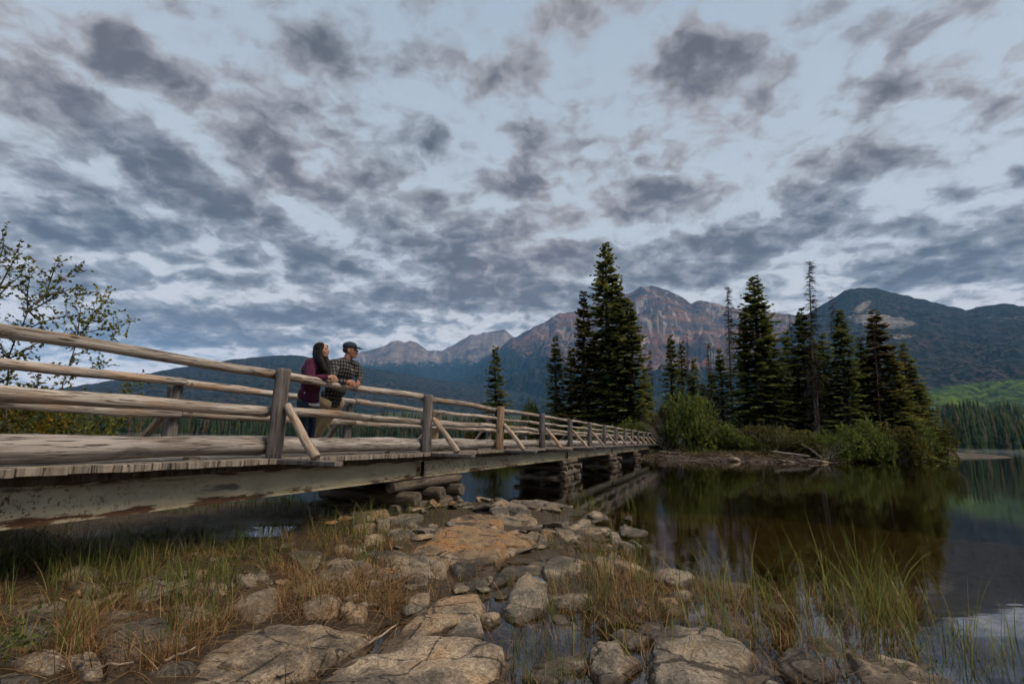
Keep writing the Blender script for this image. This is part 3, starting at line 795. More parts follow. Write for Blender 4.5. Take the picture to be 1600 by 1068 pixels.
def conifer_crown(seed, H, rb, cb, keep=.9, droop=.5, power=.85, spray=1.0, whorl=.33, tuft=.0, br=6):
    R = np.random.default_rng(seed)
    bases = []; dirs = []; lens = []; wid = []; tints = []
    z = cb * H
    while z < H - .15:
        f = (H - z) / (H * (1 - cb))
        Rz = rb * min(1, f) ** power * (1 - .35 * max(0, (f - .82) / .18)) * (.78 + .44 * vnoise(np.array([z * .9 + seed]), np.array([seed * 1.3]))[0])
        nb = br if f > .12 else 4
        a0 = R.random() * 6.28
        for k in range(nb):
            if R.random() > keep: continue
            az = a0 + 6.2832 * k / nb + R.normal(0, .25)
            # uneven sides: some sectors of the crown are thinner
            sec = .60 + .75 * vnoise(np.array([math.cos(az) * 1.2 + seed * 2.1]), np.array([math.sin(az) * 1.2 + z * .35]))[0]
            L = max(.12, Rz * R.uniform(.50, 1.18) * sec)
            k1 = .55 * (1 - f) ** 1.5 + .06 - .30 * f; k2 = droop * (.35 + .4 * f)
            n = int(L / .15 * spray) + 2
            s = np.sort(R.uniform(.12, 1.0, n)); s[-1] = 1.0
            zz = z + R.uniform(-.28, .28)
            hx = np.cos(az); hy = np.sin(az)
            px = L * s; pz = zz + L * (k1 * s - k2 * s ** 2 + .22 * s ** 4)
            p = np.stack([hx * px, hy * px, pz], 1)
            sl = k1 - 2 * k2 * s + .88 * s ** 3
            for sg in (-1, 1, 0):
                aa = az + sg * R.uniform(.55, 1.1, n)
                dr = np.stack([np.cos(aa), np.sin(aa), sl * .7 - R.uniform(.0, .45, n) * (1 if sg else .3)], 1)
                dr /= np.linalg.norm(dr, axis=1)[:, None]
                ll = (.16 + .26 * L ** .6 * (1.1 - s)) * R.uniform(.7, 1.3, n)
                if sg == 0: ll *= .8
                bases.append(p); dirs.append(dr); lens.append(ll); wid.append(.045 + .055 * R.random(n) + ll * .10)
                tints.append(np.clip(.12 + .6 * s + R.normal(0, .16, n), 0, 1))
        z += whorl * R.uniform(.55, 1.6) * (.6 + .5 * f)
    b = np.concatenate(bases); d_ = np.concatenate(dirs); l = np.concatenate(lens); w_ = np.concatenate(wid); ti = np.concatenate(tints)
    return quads_mesh('crown', rhombs(b, d_, l, w_, R), ti)

def sticks_mesh(name, P0, P1, r0, r1, tint):
    """thin three-sided twigs"""
    n = len(P0); d_ = P1 - P0; d_ = d_ / (np.linalg.norm(d_, axis=1)[:, None] + 1e-9)
    a = np.cross(d_, np.array([.3, .2, .93])); a /= np.linalg.norm(a, axis=1)[:, None] + 1e-9
    b = np.cross(d_, a); V = np.zeros((n, 6, 3))
    for k in range(3):
        c, s = math.cos(2.0944 * k), math.sin(2.0944 * k)
        V[:, k] = P0 + (a * c + b * s) * r0[:, None]; V[:, 3 + k] = P1 + (a * c + b * s) * r1[:, None]
    F = np.array([[0, 1, 4, 3], [1, 2, 5, 4], [2, 0, 3, 5]])[None] + (np.arange(n) * 6)[:, None, None]
    me = mesh_np(name, V.reshape(-1, 3), F.reshape(-1, 4)); attr_f(me, 'tint', np.repeat(tint, 6)); return me
def dead_crown(seed, H, rb, cb, dens=1.0, hang=.35):
    R = np.random.default_rng(seed); A = []; Bp = []; r0 = []; r1 = []
    z = cb * H
    while z < H - .1:
        f = (H - z) / (H * (1 - cb)); Rz = rb * (.25 + .75 * min(1, f * 1.15)) * R.uniform(.6, 1.1)
        for k in range(R.integers(3, 6)):
            if R.random() > dens: continue
            az = R.random() * 6.28; L = Rz * R.uniform(.35, 1.0)
            p = np.array([0, 0, z]); dirv = np.array([math.cos(az), math.sin(az), .12 - .25 * f])
            nseg = 3; rr = .012 + .008 * L
            for q in range(nseg):
                e = p + dirv * L / nseg
                A.append(p); Bp.append(e); r0.append(rr); r1.append(rr * .7)
                for _ in range(R.integers(3, 7)):
                    o = p + (e - p) * R.random()
                    tw = np.array([math.cos(az) * .6 + R.normal(0, .5), math.sin(az) * .6 + R.normal(0, .5), -hang + R.normal(0, .28)]) * R.uniform(.16, .42)
                    A.append(o); Bp.append(o + tw); r0.append(.011); r1.append(.004)
                p = e; rr *= .7; dirv = dirv + np.array([R.normal(0, .12), R.normal(0, .12), -.12 + R.normal(0, .1)])
        z += R.uniform(.12, .3)
    n = len(A)
    return sticks_mesh('crown', np.array(A), np.array(Bp), np.array(r0), np.array(r1), R.random(n))

SPRUCE = []   # (height, crown mesh, trunk mesh)
for k, (H, rb, cb, keep, droop, pw) in enumerate([(20, 2.5, .05, .93, .55, .80), (18, 2.2, .07, .88, .5, .95), (22, 2.7, .05, .92, .6, .70), (15, 1.9, .06, .92, .5, .9), (17, 1.55, .16, .80, .65, .85), (12, 1.7, .05, .95, .5, .95)]):
    SPRUCE.append((H, conifer_crown(300 + k, H, rb, cb, keep, droop, pw), cone_trunk(H, .012 * H, 400 + k)))
DEAD = []
for k, (H, rb, cb, dn, hg) in enumerate([(18, 1.25, .28, 1.0, .45), (15, 1.0, .35, .8, .3), (12, .8, .3, .7, .2)]):
    DEAD.append((H, dead_crown(500 + k, H, rb, cb, dn, hg), cone_trunk(H, .0065 * H, 520 + k)))
def tree(name, label, top, Y, variant, mat, width=1.0, group=None, base_dx=0.0, dead=False, rot=None):
    H0, cr, tr = (DEAD if dead else SPRUCE)[variant]
    P = atY(top[0], top[1], Y)
    base = atY(top[0] + base_dx, 690, Y); bx = base[0]
    bz = gz(bx, Y) - .15
    root = empty(name, (bx, Y, bz))
    up = Vector((P[0] - bx, 0, P[2] - bz)); H = up.length
    sc = H / H0
    root.rotation_mode = 'QUATERNION'
    q = up.to_track_quat('Z', 'Y'); root.rotation_quaternion = Vector((0, 0, 1)).rotation_difference(up) @ Matrix.Rotation(rot if rot is not None else random.random() * 6.28, 3, 'Z').to_quaternion()
    width *= 1.0 if dead else 1.95
    root.scale = (sc * width, sc * width, sc)
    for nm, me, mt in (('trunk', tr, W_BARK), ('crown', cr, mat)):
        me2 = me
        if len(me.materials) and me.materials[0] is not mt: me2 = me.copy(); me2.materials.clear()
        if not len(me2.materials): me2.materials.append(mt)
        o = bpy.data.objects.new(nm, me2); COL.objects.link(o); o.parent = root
    tag(root, label, 'tree', group)
    return root
GI = 'spruces on the island'
tree('spruce_tree', 'tallest full spruce of the group above the bridge end', (947, 380), 58, 2, L_SPRUCE, .92, GI, 6)
tree('spruce_tree', 'brown-tinged spruce left of the tallest spruce', (911, 455), 57, 1, L_BROWN, 1.0, GI, 2)
tree('spruce_tree', 'full green spruce close against the right of the tallest spruce', (966, 442), 55, 0, L_SPRUCE, 1.05, GI, 10)
tree('spruce_tree', 'lower green spruce at the right edge of the bridge-end group', (983, 468), 54.5, 3, L_SPRUCE, 1.1, GI, 10)
tree('spruce_tree', 'slim dark spruce standing apart left of the bridge-end group', (868, 525), 60, 3, L_SPRUCE, .9, GI, 0)
tree('spruce_tree', 'small lone spruce rising behind the middle of the bridge', (774, 543), 78, 5, L_SPRUCE, .95, GI, 3)
tree('spruce_tree', 'brownish low spruce between the slim spruce and the tall ones', (893, 545), 59, 5, L_BROWN, 1.0, GI, 0)
tree('spruce_tree', 'dark spruce low behind the tallest spruce', (930, 520), 62, 3, L_BROWN, 1.2, GI, 0)
tree('spruce_tree', 'short dark spruce below the pyramid peak', (1008, 575), 62, 5, L_SPRUCE, .95, GI, 4)
tree('dead_spruce', 'thin dead-topped spruce just right of the bridge-end group', (1015, 545), 66, 2, L_RUST, .8, None, 4, True)
tree('spruce_tree', 'thin open spruce alone in the gap below the pyramid peak', (1048, 522), 68, 4, L_SPRUCE, .95, GI, 4)
tree('spruce_tree', 'brown thin spruce beside the one in the gap', (1065, 532), 70, 4, L_BROWN, .9, GI, 4)
tree('dead_spruce', 'bare dead trunk standing right of the gap spruces', (1073, 520), 71, 1, L_RUST, .55, None, 6, True)
tree('spruce_tree', 'small dark spruce in the middle of the island gap', (1084, 560), 69, 5, L_SPRUCE, .8, GI, 4)
tree('dead_spruce', 'reddish dead spruce left of the middle island group', (1106, 534), 62, 2, L_RUST, .9, None, 8, True)
tree('dead_spruce', 'dead-topped tall spruce with reddish bare branches near the big green spruce', (1136, 447), 57, 0, L_RUST, 1.05, None, 10, True)
tree('spruce_tree', 'green spruce filling below the reddish dead top', (1124, 545), 58, 3, L_SPRUCE, 1.05, GI, 8)
tree('spruce_tree', 'big full green spruce in the centre of the island', (1179, 432), 52, 2, L_SPRUCE, 1.12, GI, 12)
tree('spruce_tree', 'green spruce close left of the big central spruce', (1160, 492), 54, 0, L_SPRUCE, 1.0, GI, 10)
tree('spruce_tree', 'lower spruce right behind the big central spruce', (1199, 500), 56, 1, L_BROWN, .95, GI, 12)
tree('spruce_tree', 'slim spruce between the central spruce and the tall dead one', (1228, 514), 57, 3, L_SPRUCE, .85, GI, 10)
tree('dead_spruce', 'leaning grey dead trunk beside the slim spruce', (1232, 488), 54, 1, L_RUST, .75, None, 26, True)
tree('dead_spruce', 'tallest bare grey dead spruce hung with lichen', (1264, 407), 50, 0, L_DEAD, 1.1, None, 10, True)
tree('spruce_tree', 'narrow green spruce behind the tallest dead spruce', (1252, 480), 53, 4, L_SPRUCE, 1.1, GI, 14)
tree('dead_spruce', 'dense grey lichen-hung dead spruce low at the island front', (1272, 560), 48.5, 2, L_DEAD, 1.7, None, 8, True)
tree('spruce_tree', 'full dark spruce right of the tallest dead spruce', (1312, 486), 50, 0, L_SPRUCE, 1.12, GI, 14)
tree('dead_spruce', 'dead top poking out behind the full dark spruce', (1299, 460), 55, 1, L_DEAD, .8, None, 14, True)
tree('spruce_tree', 'dark spruce filling between the two right-hand spruces', (1342, 528), 53, 1, L_SPRUCE, 1.1, GI, 14)
tree('spruce_tree', 'brown half-dead spruce with a bare pointed top', (1366, 484), 52, 4, L_BROWN, 1.25, GI, 14)
tree('dead_spruce', 'bare dead stem in front of the brown half-dead spruce', (1364, 500), 50.5, 1, L_RUST, .7, None, 12, True)
tree('spruce_tree', 'green spruce behind the brown half-dead one', (1386, 540), 54, 3, L_SPRUCE, 1.05, GI, 14)
tree('spruce_tree', 'dark rightmost tall spruce at the island tip', (1411, 537), 56, 0, L_SPRUCE, 1.15, GI, 16)
tree('spruce_tree', 'low dark spruce at the right foot of the island wood', (1438, 600), 58, 5, L_SPRUCE, 1.25, GI, 14)
tree('spruce_tree', 'low spruce below the rightmost tall spruce', (1408, 590), 54, 5, L_SPRUCE, 1.2, GI, 14)
tree('spruce_tree', 'dark filling spruce deep in the middle of the island', (1218, 560), 64, 3, L_SPRUCE, 1.3, GI, 10)
tree('spruce_tree', 'dark filling spruce deep behind the right-hand spruces', (1330, 565), 62, 5, L_SPRUCE, 1.4, GI, 10)
tree('spruce_tree', 'dark filling spruce deep behind the bridge-end group', (950, 560), 66, 5, L_SPRUCE, 1.4, GI, 6)

tree('spruce_tree', 'broad spruce standing deep behind the big central spruce', (1192, 530), 60, 3, L_SPRUCE, 1.3, GI, 10)
tree('spruce_tree', 'broad spruce deep behind the tallest dead spruce', (1268, 535), 60, 0, L_SPRUCE, 1.2, GI, 12)
tree('spruce_tree', 'broad spruce deep behind the brown half-dead spruce', (1352, 545), 60, 3, L_SPRUCE, 1.3, GI, 14)
tree('spruce_tree', 'broad spruce deep in the gap left of the central group', (1098, 600), 66, 5, L_SPRUCE, 1.4, GI, 8)
tree('spruce_tree', 'drooping spruce at the right end between the rightmost two', (1424, 570), 55, 3, L_SPRUCE, 1.1, GI, 16)
tree('spruce_tree', 'dark spruce filling left of the reddish dead top', (1110, 585), 60, 5, L_BROWN, 1.1, GI, 8)
tree('spruce_tree', 'spruce filling between the slim spruce and the lichen-hung dead one', (1243, 540), 55, 1, L_BROWN, 1.0, GI, 12)
tree('spruce_tree', 'green spruce just right of the tallest dead spruce', (1284, 520), 54, 3, L_SPRUCE, 1.05, GI, 14)
tree('spruce_tree', 'low green spruce between the brown and the rightmost spruces', (1394, 566), 51, 5, L_SPRUCE, 1.2, GI, 14)
tree('spruce_tree', 'small spruce at the right foot of the bridge-end group', (1000, 610), 52, 5, L_SPRUCE, 1.2, GI, 6)
# ---- shrubs along the island shore
def shrub_meshes(seed, n=2600, leaf=.13, shape=1.0):
    R = np.random.default_rng(seed)
    # several overlapping lobes, leaves sit mostly near each lobe's skin
    lobes = [(R.normal(0, .48, 2), R.uniform(.2, .95), R.uniform(.20, .50)) for _ in range(13)]
    P = []; D_ = []
    for (c, zc, rr) in lobes:
        m = n // 13
        v = R.normal(size=(m, 3)); v /= np.linalg.norm(v, axis=1)[:, None]
        rad_ = rr * R.uniform(.45, 1.08, m) ** .6
        rad_ *= .75 + .5 * vnoise(v[:, 0] * 2.5 + seed, v[:, 1] * 2.5 + v[:, 2] * 2)
        p = v * rad_[:, None] * np.array([1, 1, .85]) + np.array([c[0], c[1], zc])
        P.append(p); D_.append(v * .6 + R.normal(0, .5, (m, 3)) + np.array([0, 0, .25]))
    P = np.concatenate(P); D_ = np.concatenate(D_); ok = P[:, 2] > .02
    P = P[ok]; D_ = D_[ok]; D_ /= np.linalg.norm(D_, axis=1)[:, None]
    k = len(P)
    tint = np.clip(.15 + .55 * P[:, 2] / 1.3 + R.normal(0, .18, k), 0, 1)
    crown = quads_mesh('foliage', rhombs(P, D_, leaf * R.uniform(.6, 1.4, k), leaf * .33 * R.uniform(.7, 1.3, k), R), tint)
    A = []; Bq = []; r0 = []; r1 = []
    for _ in range(26):
        p = np.array([R.normal(0, .12), R.normal(0, .12), 0]); e = np.array([R.normal(0, .55), R.normal(0, .55), R.uniform(.7, 1.35)])
        for q in range(3):
            a = p + (e - p) * q / 3; b = p + (e - p) * (q + 1) / 3 + R.normal(0, .03, 3)
            A.append(a); Bq.append(b); r0.append(.018 - .005 * q); r1.append(.013 - .005 * q)
    st = sticks_mesh('stems', np.array(A), np.array(Bq), np.array(r0), np.array(r1), R.random(len(A)))
    return crown, st
SHR = [shrub_meshes(700 + k) for k in range(4)]
BARE = shrub_meshes(720, 500)
def shrub(name, label, px, py_base, Y, w_px, top_py, mat, var, cat='shrub', group='leafy shrubs along the island shore', stem_mat=None):
    c = atY(px, py_base, Y); zb = gz(c[0], Y) - .1
    htop = atY(px, top_py, Y)[2] - zb
    sx = w_px * Y / FPX / 1.9
    root = empty(name, (c[0], Y, zb)); root.scale = (sx, sx, htop / 1.35); root.rotation_euler = (0, 0, random.random() * 6.28)
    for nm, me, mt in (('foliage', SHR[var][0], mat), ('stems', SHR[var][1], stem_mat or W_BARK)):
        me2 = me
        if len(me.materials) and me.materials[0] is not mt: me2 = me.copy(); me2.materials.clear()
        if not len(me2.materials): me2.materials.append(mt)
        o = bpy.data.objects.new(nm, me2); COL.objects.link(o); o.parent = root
    tag(root, label, cat, group); return root
shrub('shore_shrub', 'pale olive shrub right where the bridge meets the island', 1040, 705, 50, 55, 628, L_OLIVE, 0)
shrub('shore_shrub', 'large round green shrub near the bridge end', 1080, 708, 48, 80, 612, L_SHRUB, 1)
shrub('shore_shrub', 'green shrub spilling to the water right of the large round one', 1118, 712, 47, 70, 650, L_SHRUB, 2)
shrub('shore_shrub', 'low leafy shrub at the water below the reddish dead spruce', 1150, 714, 46, 60, 672, L_SHRUB, 3)
shrub('shore_shrub', 'brownish shrub below the big central spruce', 1190, 712, 46, 60, 660, L_OLIVE, 0)
shrub('shore_shrub', 'grey-green shrub below the tall dead spruce', 1240, 712, 46, 70, 668, L_OLIVE, 1)
shrub('shore_shrub', 'small green shrub in front of the lichen-hung dead spruce', 1290, 712, 45, 60, 668, L_SHRUB, 2)
shrub('shore_shrub', 'bright green shrub below the full dark spruce', 1330, 710, 46, 66, 655, L_SHRUB, 3)
shrub('shore_shrub', 'bright leafy shrub below the brown half-dead spruce', 1362, 710, 46, 56, 650, L_SHRUB, 0)
shrub('shore_shrub', 'olive shrub between the bright shrub and the island tip', 1400, 708, 48, 60, 662, L_OLIVE, 1)
shrub('shore_shrub', 'dark olive shrub beside the rightmost tall spruce', 1430, 706, 52, 60, 645, L_SHRUB, 2)
shrub('shore_shrub', 'rounded yellow-green shrub at the very tip of the island', 1458, 706, 56, 48, 640, L_OLIVE, 3)
shrub('shore_shrub', 'loose green bush left of the slim dark spruce', 832, 690, 62, 34, 622, L_SHRUB, 0)
shrub('shore_shrub', 'low bush beside the foot of the lone spruce', 755, 690, 78, 42, 650, L_OLIVE, 1)
shrub('shore_shrub', 'dark low bush under the slim spruce behind the bridge rails', 872, 694, 58, 50, 645, L_SHRUB, 2)
shrub('shore_shrub', 'dark low bush under the bridge-end spruces behind the rails', 935, 696, 52, 70, 655, L_SHRUB, 3)
shrub('shore_shrub', 'low green bush close behind the far end of the rails', 990, 700, 49, 50, 655, L_SHRUB, 1)
shrub('shore_shrub', 'low bush right of the foot of the lone spruce', 800, 692, 74, 50, 655, L_SHRUB, 3)
# bare grey brush
def brush(label, px, Y, h, spread, n, seed, mat=W_DEADW):
    R = np.random.default_rng(seed); c = atY(px, 700, Y); zb = gz(c[0], Y) - .05
    A = []; Bq = []; r0 = []; r1 = []
    for _ in range(n):
        p = np.array([R.normal(0, .15 * spread), R.normal(0, .3), 0]); dv = np.array([R.normal(0, .45 * spread), R.normal(0, .3), 1.0]); L = h * R.uniform(.5, 1.0)
        rr = .018
        for q in range(4):
            e = p + dv * L / 4
            A.append(p); Bq.append(e); r0.append(rr); r1.append(rr * .75)
            for _ in range(2):
                tw = (dv + R.normal(0, .6, 3)) * L * R.uniform(.08, .2)
                A.append(e); Bq.append(e + tw); r0.append(rr * .6); r1.append(.004)
            p = e; rr *= .75; dv = dv + R.normal(0, .14, 3)
    me = sticks_mesh('bare_shrub', np.array(A), np.array(Bq), np.array(r0), np.array(r1), R.random(len(A)))
    o = new_obj('bare_shrub', me, mat=mat); o.location = (c[0], Y, zb)
    tag(o, label, 'shrub', 'bare shrubs on the island'); return o
R4 = np.random.default_rng(606); A = []; Bq = []
for _ in range(1500):
    x = R4.uniform(1130, 1485) if R4.random() < .8 else R4.uniform(1015, 1130); y = np.interp(x, [1015, 1130, 1290, 1370, 1440, 1492], [714, 718, 720, 719, 715, 711]) - abs(R4.normal(0, 2.6))
    p = atz(x, y, .15); p[2] = 0; a = R4.random() * 6.28; L = R4.uniform(.25, 1.3); dv = np.array([math.cos(a), math.sin(a) * .5, R4.normal(.12, .22)]); A.append(p - dv * L / 2); Bq.append(p + dv * L / 2)
A = np.array(A); Bq = np.array(Bq); zz = ground_h((A[:, 0] + Bq[:, 0]) / 2, (A[:, 1] + Bq[:, 1]) / 2) + R4.uniform(.03, .28, len(A)); A[:, 2] += zz; Bq[:, 2] += zz
ok = zz > -.02
me = sticks_mesh('driftwood_litter', A[ok], Bq[ok], R4.uniform(.015, .045, ok.sum()), R4.uniform(.008, .02, ok.sum()), R4.random(ok.sum()))
o = new_obj('driftwood_litter', me, mat=mat_leaf('brown_driftwood_litter', (.03, .022, .018), (.085, .062, .048), (.20, .16, .13))); tag(o, 'tangle of brown driftwood twigs along the island waterline', 'driftwood', kind='stuff')
brush('pale leafless shrub beside the bridge end', 1040, 47.5, 4.2, 1.0, 26, 801)
brush('grey leafless brush at the foot of the central spruces', 1205, 45, 2.6, 1.4, 22, 802)
brush('tangle of bare twigs at the water below the tall dead spruce', 1290, 43.5, 1.8, 1.8, 22, 803)
brush('thin bare stems beside the rightmost shrubs', 1418, 50, 4.0, .7, 8, 804)
brush('bare grey twigs under the reddish dead spruce', 1165, 46, 2.8, 1.2, 20, 805)
# ------------------------------------------------------------------ rocks of the spit
def mat_rock(name, a, b, c3, warm, warm_amt):
    m, t = new_mat(name)
    P = t.add('ShaderNodeNewGeometry').outputs['Position']
    z = t.add('ShaderNodeSeparateXYZ', i={0: P}).outputs[2]
    rnd = t.add('ShaderNodeObjectInfo').outputs['Random']
    n0 = t.noise(P, 1.6, 5, .6, .3); n1 = t.noise(P, 7, 6, .68); n2 = t.noise(P, 45, 4, .7); n3 = t.noise(P, 150, 3, .7)
    c = t.mix(t.maprange(n1, .34, .64), a, b)
    c = t.mix(t.math('MULTIPLY', t.maprange(n0, .50, .64), warm_amt), c, warm)
    c = t.mix(t.math('MULTIPLY', t.maprange(n0, .50, .38), .85), c, c3)
    sp = t.mix(t.maprange(n2, .36, .64), (.62, .60, .58), (1.28, 1.28, 1.26))
    c = t.mix(1.0, c, sp, 'MULTIPLY')
    sp3 = t.mix(t.maprange(n3, .35, .65), (.7, .7, .7), (1.2, 1.2, 1.2))
    c = t.mix(1.0, c, sp3, 'MULTIPLY')
    vo = t.add('ShaderNodeTexVoronoi', feature='DISTANCE_TO_EDGE', i={'Vector': t.mapping(P, scale=(1, 1.6, 1)), 'Scale': 2.1}).outputs[0]
    vn = t.math('ADD', vo, t.math('MULTIPLY', t.math('SUBTRACT', n1, .5), .16))
    crk = t.maprange(vn, .020, .0)
    c = t.mix(t.math('MULTIPLY', crk, .8), c, (.03, .024, .02))
    br = t.math('ADD', .82, t.math('MULTIPLY', rnd, .34))
    c = t.mix(1.0, c, t.add('ShaderNodeCombineXYZ', i={0: br, 1: br, 2: br}).outputs[0], 'MULTIPLY')
    # damp tide line just above the water
    wetl = t.maprange(t.math('ADD', z, t.math('MULTIPLY', t.math('SUBTRACT', n1, .5), .10)), .055, .03)
    c = t.mix(t.math('MULTIPLY', wetl, .72), c, (.045, .032, .022))
    h = t.math('ADD', t.math('MULTIPLY', n1, 1.0), t.math('MULTIPLY', n2, .35))
    h = t.math('SUBTRACT', h, t.math('MULTIPLY', crk, .5))
    ro = t.maprange(wetl, 0, 1, .88, .5)
    finish(t, c, ro, bump(t, h, .9, .028), .25)
    return m
K_GREY = mat_rock('grey_shore_rock', (.125, .105, .085), (.28, .235, .185), (.065, .058, .052), (.30, .22, .14), .45)
K_TAN = mat_rock('tan_shore_rock', (.155, .12, .09), (.33, .26, .185), (.085, .07, .058), (.33, .19, .09), .5)
K_RUST = mat_rock('rust_stained_rock', (.18, .13, .088), (.33, .225, .13), (.07, .055, .045), (.38, .18, .066), .75)
K_DARK = mat_rock('dark_damp_rock', (.065, .056, .048), (.14, .118, .095), (.030, .026, .022), (.13, .09, .055), .4)

def rock_from_outline(name, label, px, top, mat, tilt=(0, 0), seed=0, rough=.05, group=None, cat='rock', sink=.35):
    pts = np.array([atz(x, y, top * .55)[:2] for x, y in px])
    c = pts.mean(0)
    # resample the outline by arc length
    cl = np.vstack([pts, pts[:1]]); seg = np.linalg.norm(np.diff(cl, axis=0), axis=1); s = np.concatenate([[0], np.cumsum(seg)])
    n = 56 if seg.sum() > 1.2 else 36
    q = np.linspace(0, s[-1], n, endpoint=False)
    out = np.column_stack([np.interp(q, s, cl[:, 0]), np.interp(q, s, cl[:, 1])]) - c
    size = math.sqrt(max(1e-4, np.mean((out ** 2).sum(1))))
    V = []
    base = gz(*c) if True else 0
    zt = max(top, base + .03)
    hgt = zt - min(base, 0.0) + .02
    rings = [(0.0, 0), (.14, 0), (.28, 0), (.42, -.01), (.55, -.03), (.66, -.06), (.76, -.12), (.84, -.20), (.90, -.30), (.945, -.43), (.975, -.58), (1.0, -.80), (1.02, -1.1), (1.03, -1.6), (1.0, -2.6)]
    big = size > .30
    if big: rings = [(0.0, 0), (.14, 0), (.28, 0), (.42, 0), (.55, 0), (.66, -.0), (.76, -.02), (.84, -.06), (.90, -.13), (.945, -.25), (.975, -.42), (1.0, -.68), (1.02, -1.1), (1.03, -1.6), (1.0, -2.6)]
    zt = base + (zt - base) * (.50 if big else .62); hgt = zt - min(base, 0.0) + .02
    fx = 1.7 / max(size, .12)
    Rp = np.random.default_rng(seed * 13 + 1)
    planes = [(np.array([math.cos(a), math.sin(a)]), Rp.uniform(.0, .75), Rp.uniform(.06, .34) * (.55 if big else 1)) for a in Rp.uniform(0, 6.28, 6)]
    for (sc_, dz) in rings:
        xy = out * sc_
        nz = (fbm((xy[:, 0] + seed * 3.1) * fx, (xy[:, 1] + seed) * fx, 4) - .5) * rough * 1.7 * min(1, size * 2.0)
        nz += (ridged((xy[:, 0] + seed) * fx * 1.6 + 5, (xy[:, 1] - seed) * fx * 1.6, 3) - .6) * rough * .9 * min(1, size * 2.0)
        fac = np.min([np.minimum(0, (o_ * size - xy @ dk) * sk) for (dk, o_, sk) in planes], 0)
        z = zt + fac + tilt[0] * xy[:, 0] + tilt[1] * xy[:, 1] + dz * hgt * .55 + nz * (1 if dz > -.5 else .6)
        # the edge itself is chipped
        jx = (vnoise(xy[:, 0] * 9 + seed, xy[:, 1] * 9 + dz * 7) - .5) * .09 * size * sc_
        jy = (vnoise(xy[:, 1] * 9 - seed, xy[:, 0] * 9 + dz * 7 + 4) - .5) * .09 * size * sc_
        V.append(np.column_stack([xy[:, 0] + jx, xy[:, 1] + jy, z]))
    V = np.array(V)                       # rings x n x 3
    V = V.transpose(1, 0, 2)              # n x rings
    fc = grid_faces(n, len(rings), True)
    me = mesh_np(name, V.reshape(-1, 3), fc)
    o = new_obj(name, me, mat=mat, smooth=True); o.location = (c[0], c[1], 0)
    tag(o, label, cat, group); return o
C5 = lambda *p: [(x / 2.963, 780 + y / 2.963) for x, y in p]
C6 = lambda *p: [(500 + x / 2.963, 760 + y / 2.963) for x, y in p]
C7 = lambda *p: [(1000 + x / 2.667, 740 + y / 2.667) for x, y in p]
RK = 'larger rocks of the spit'
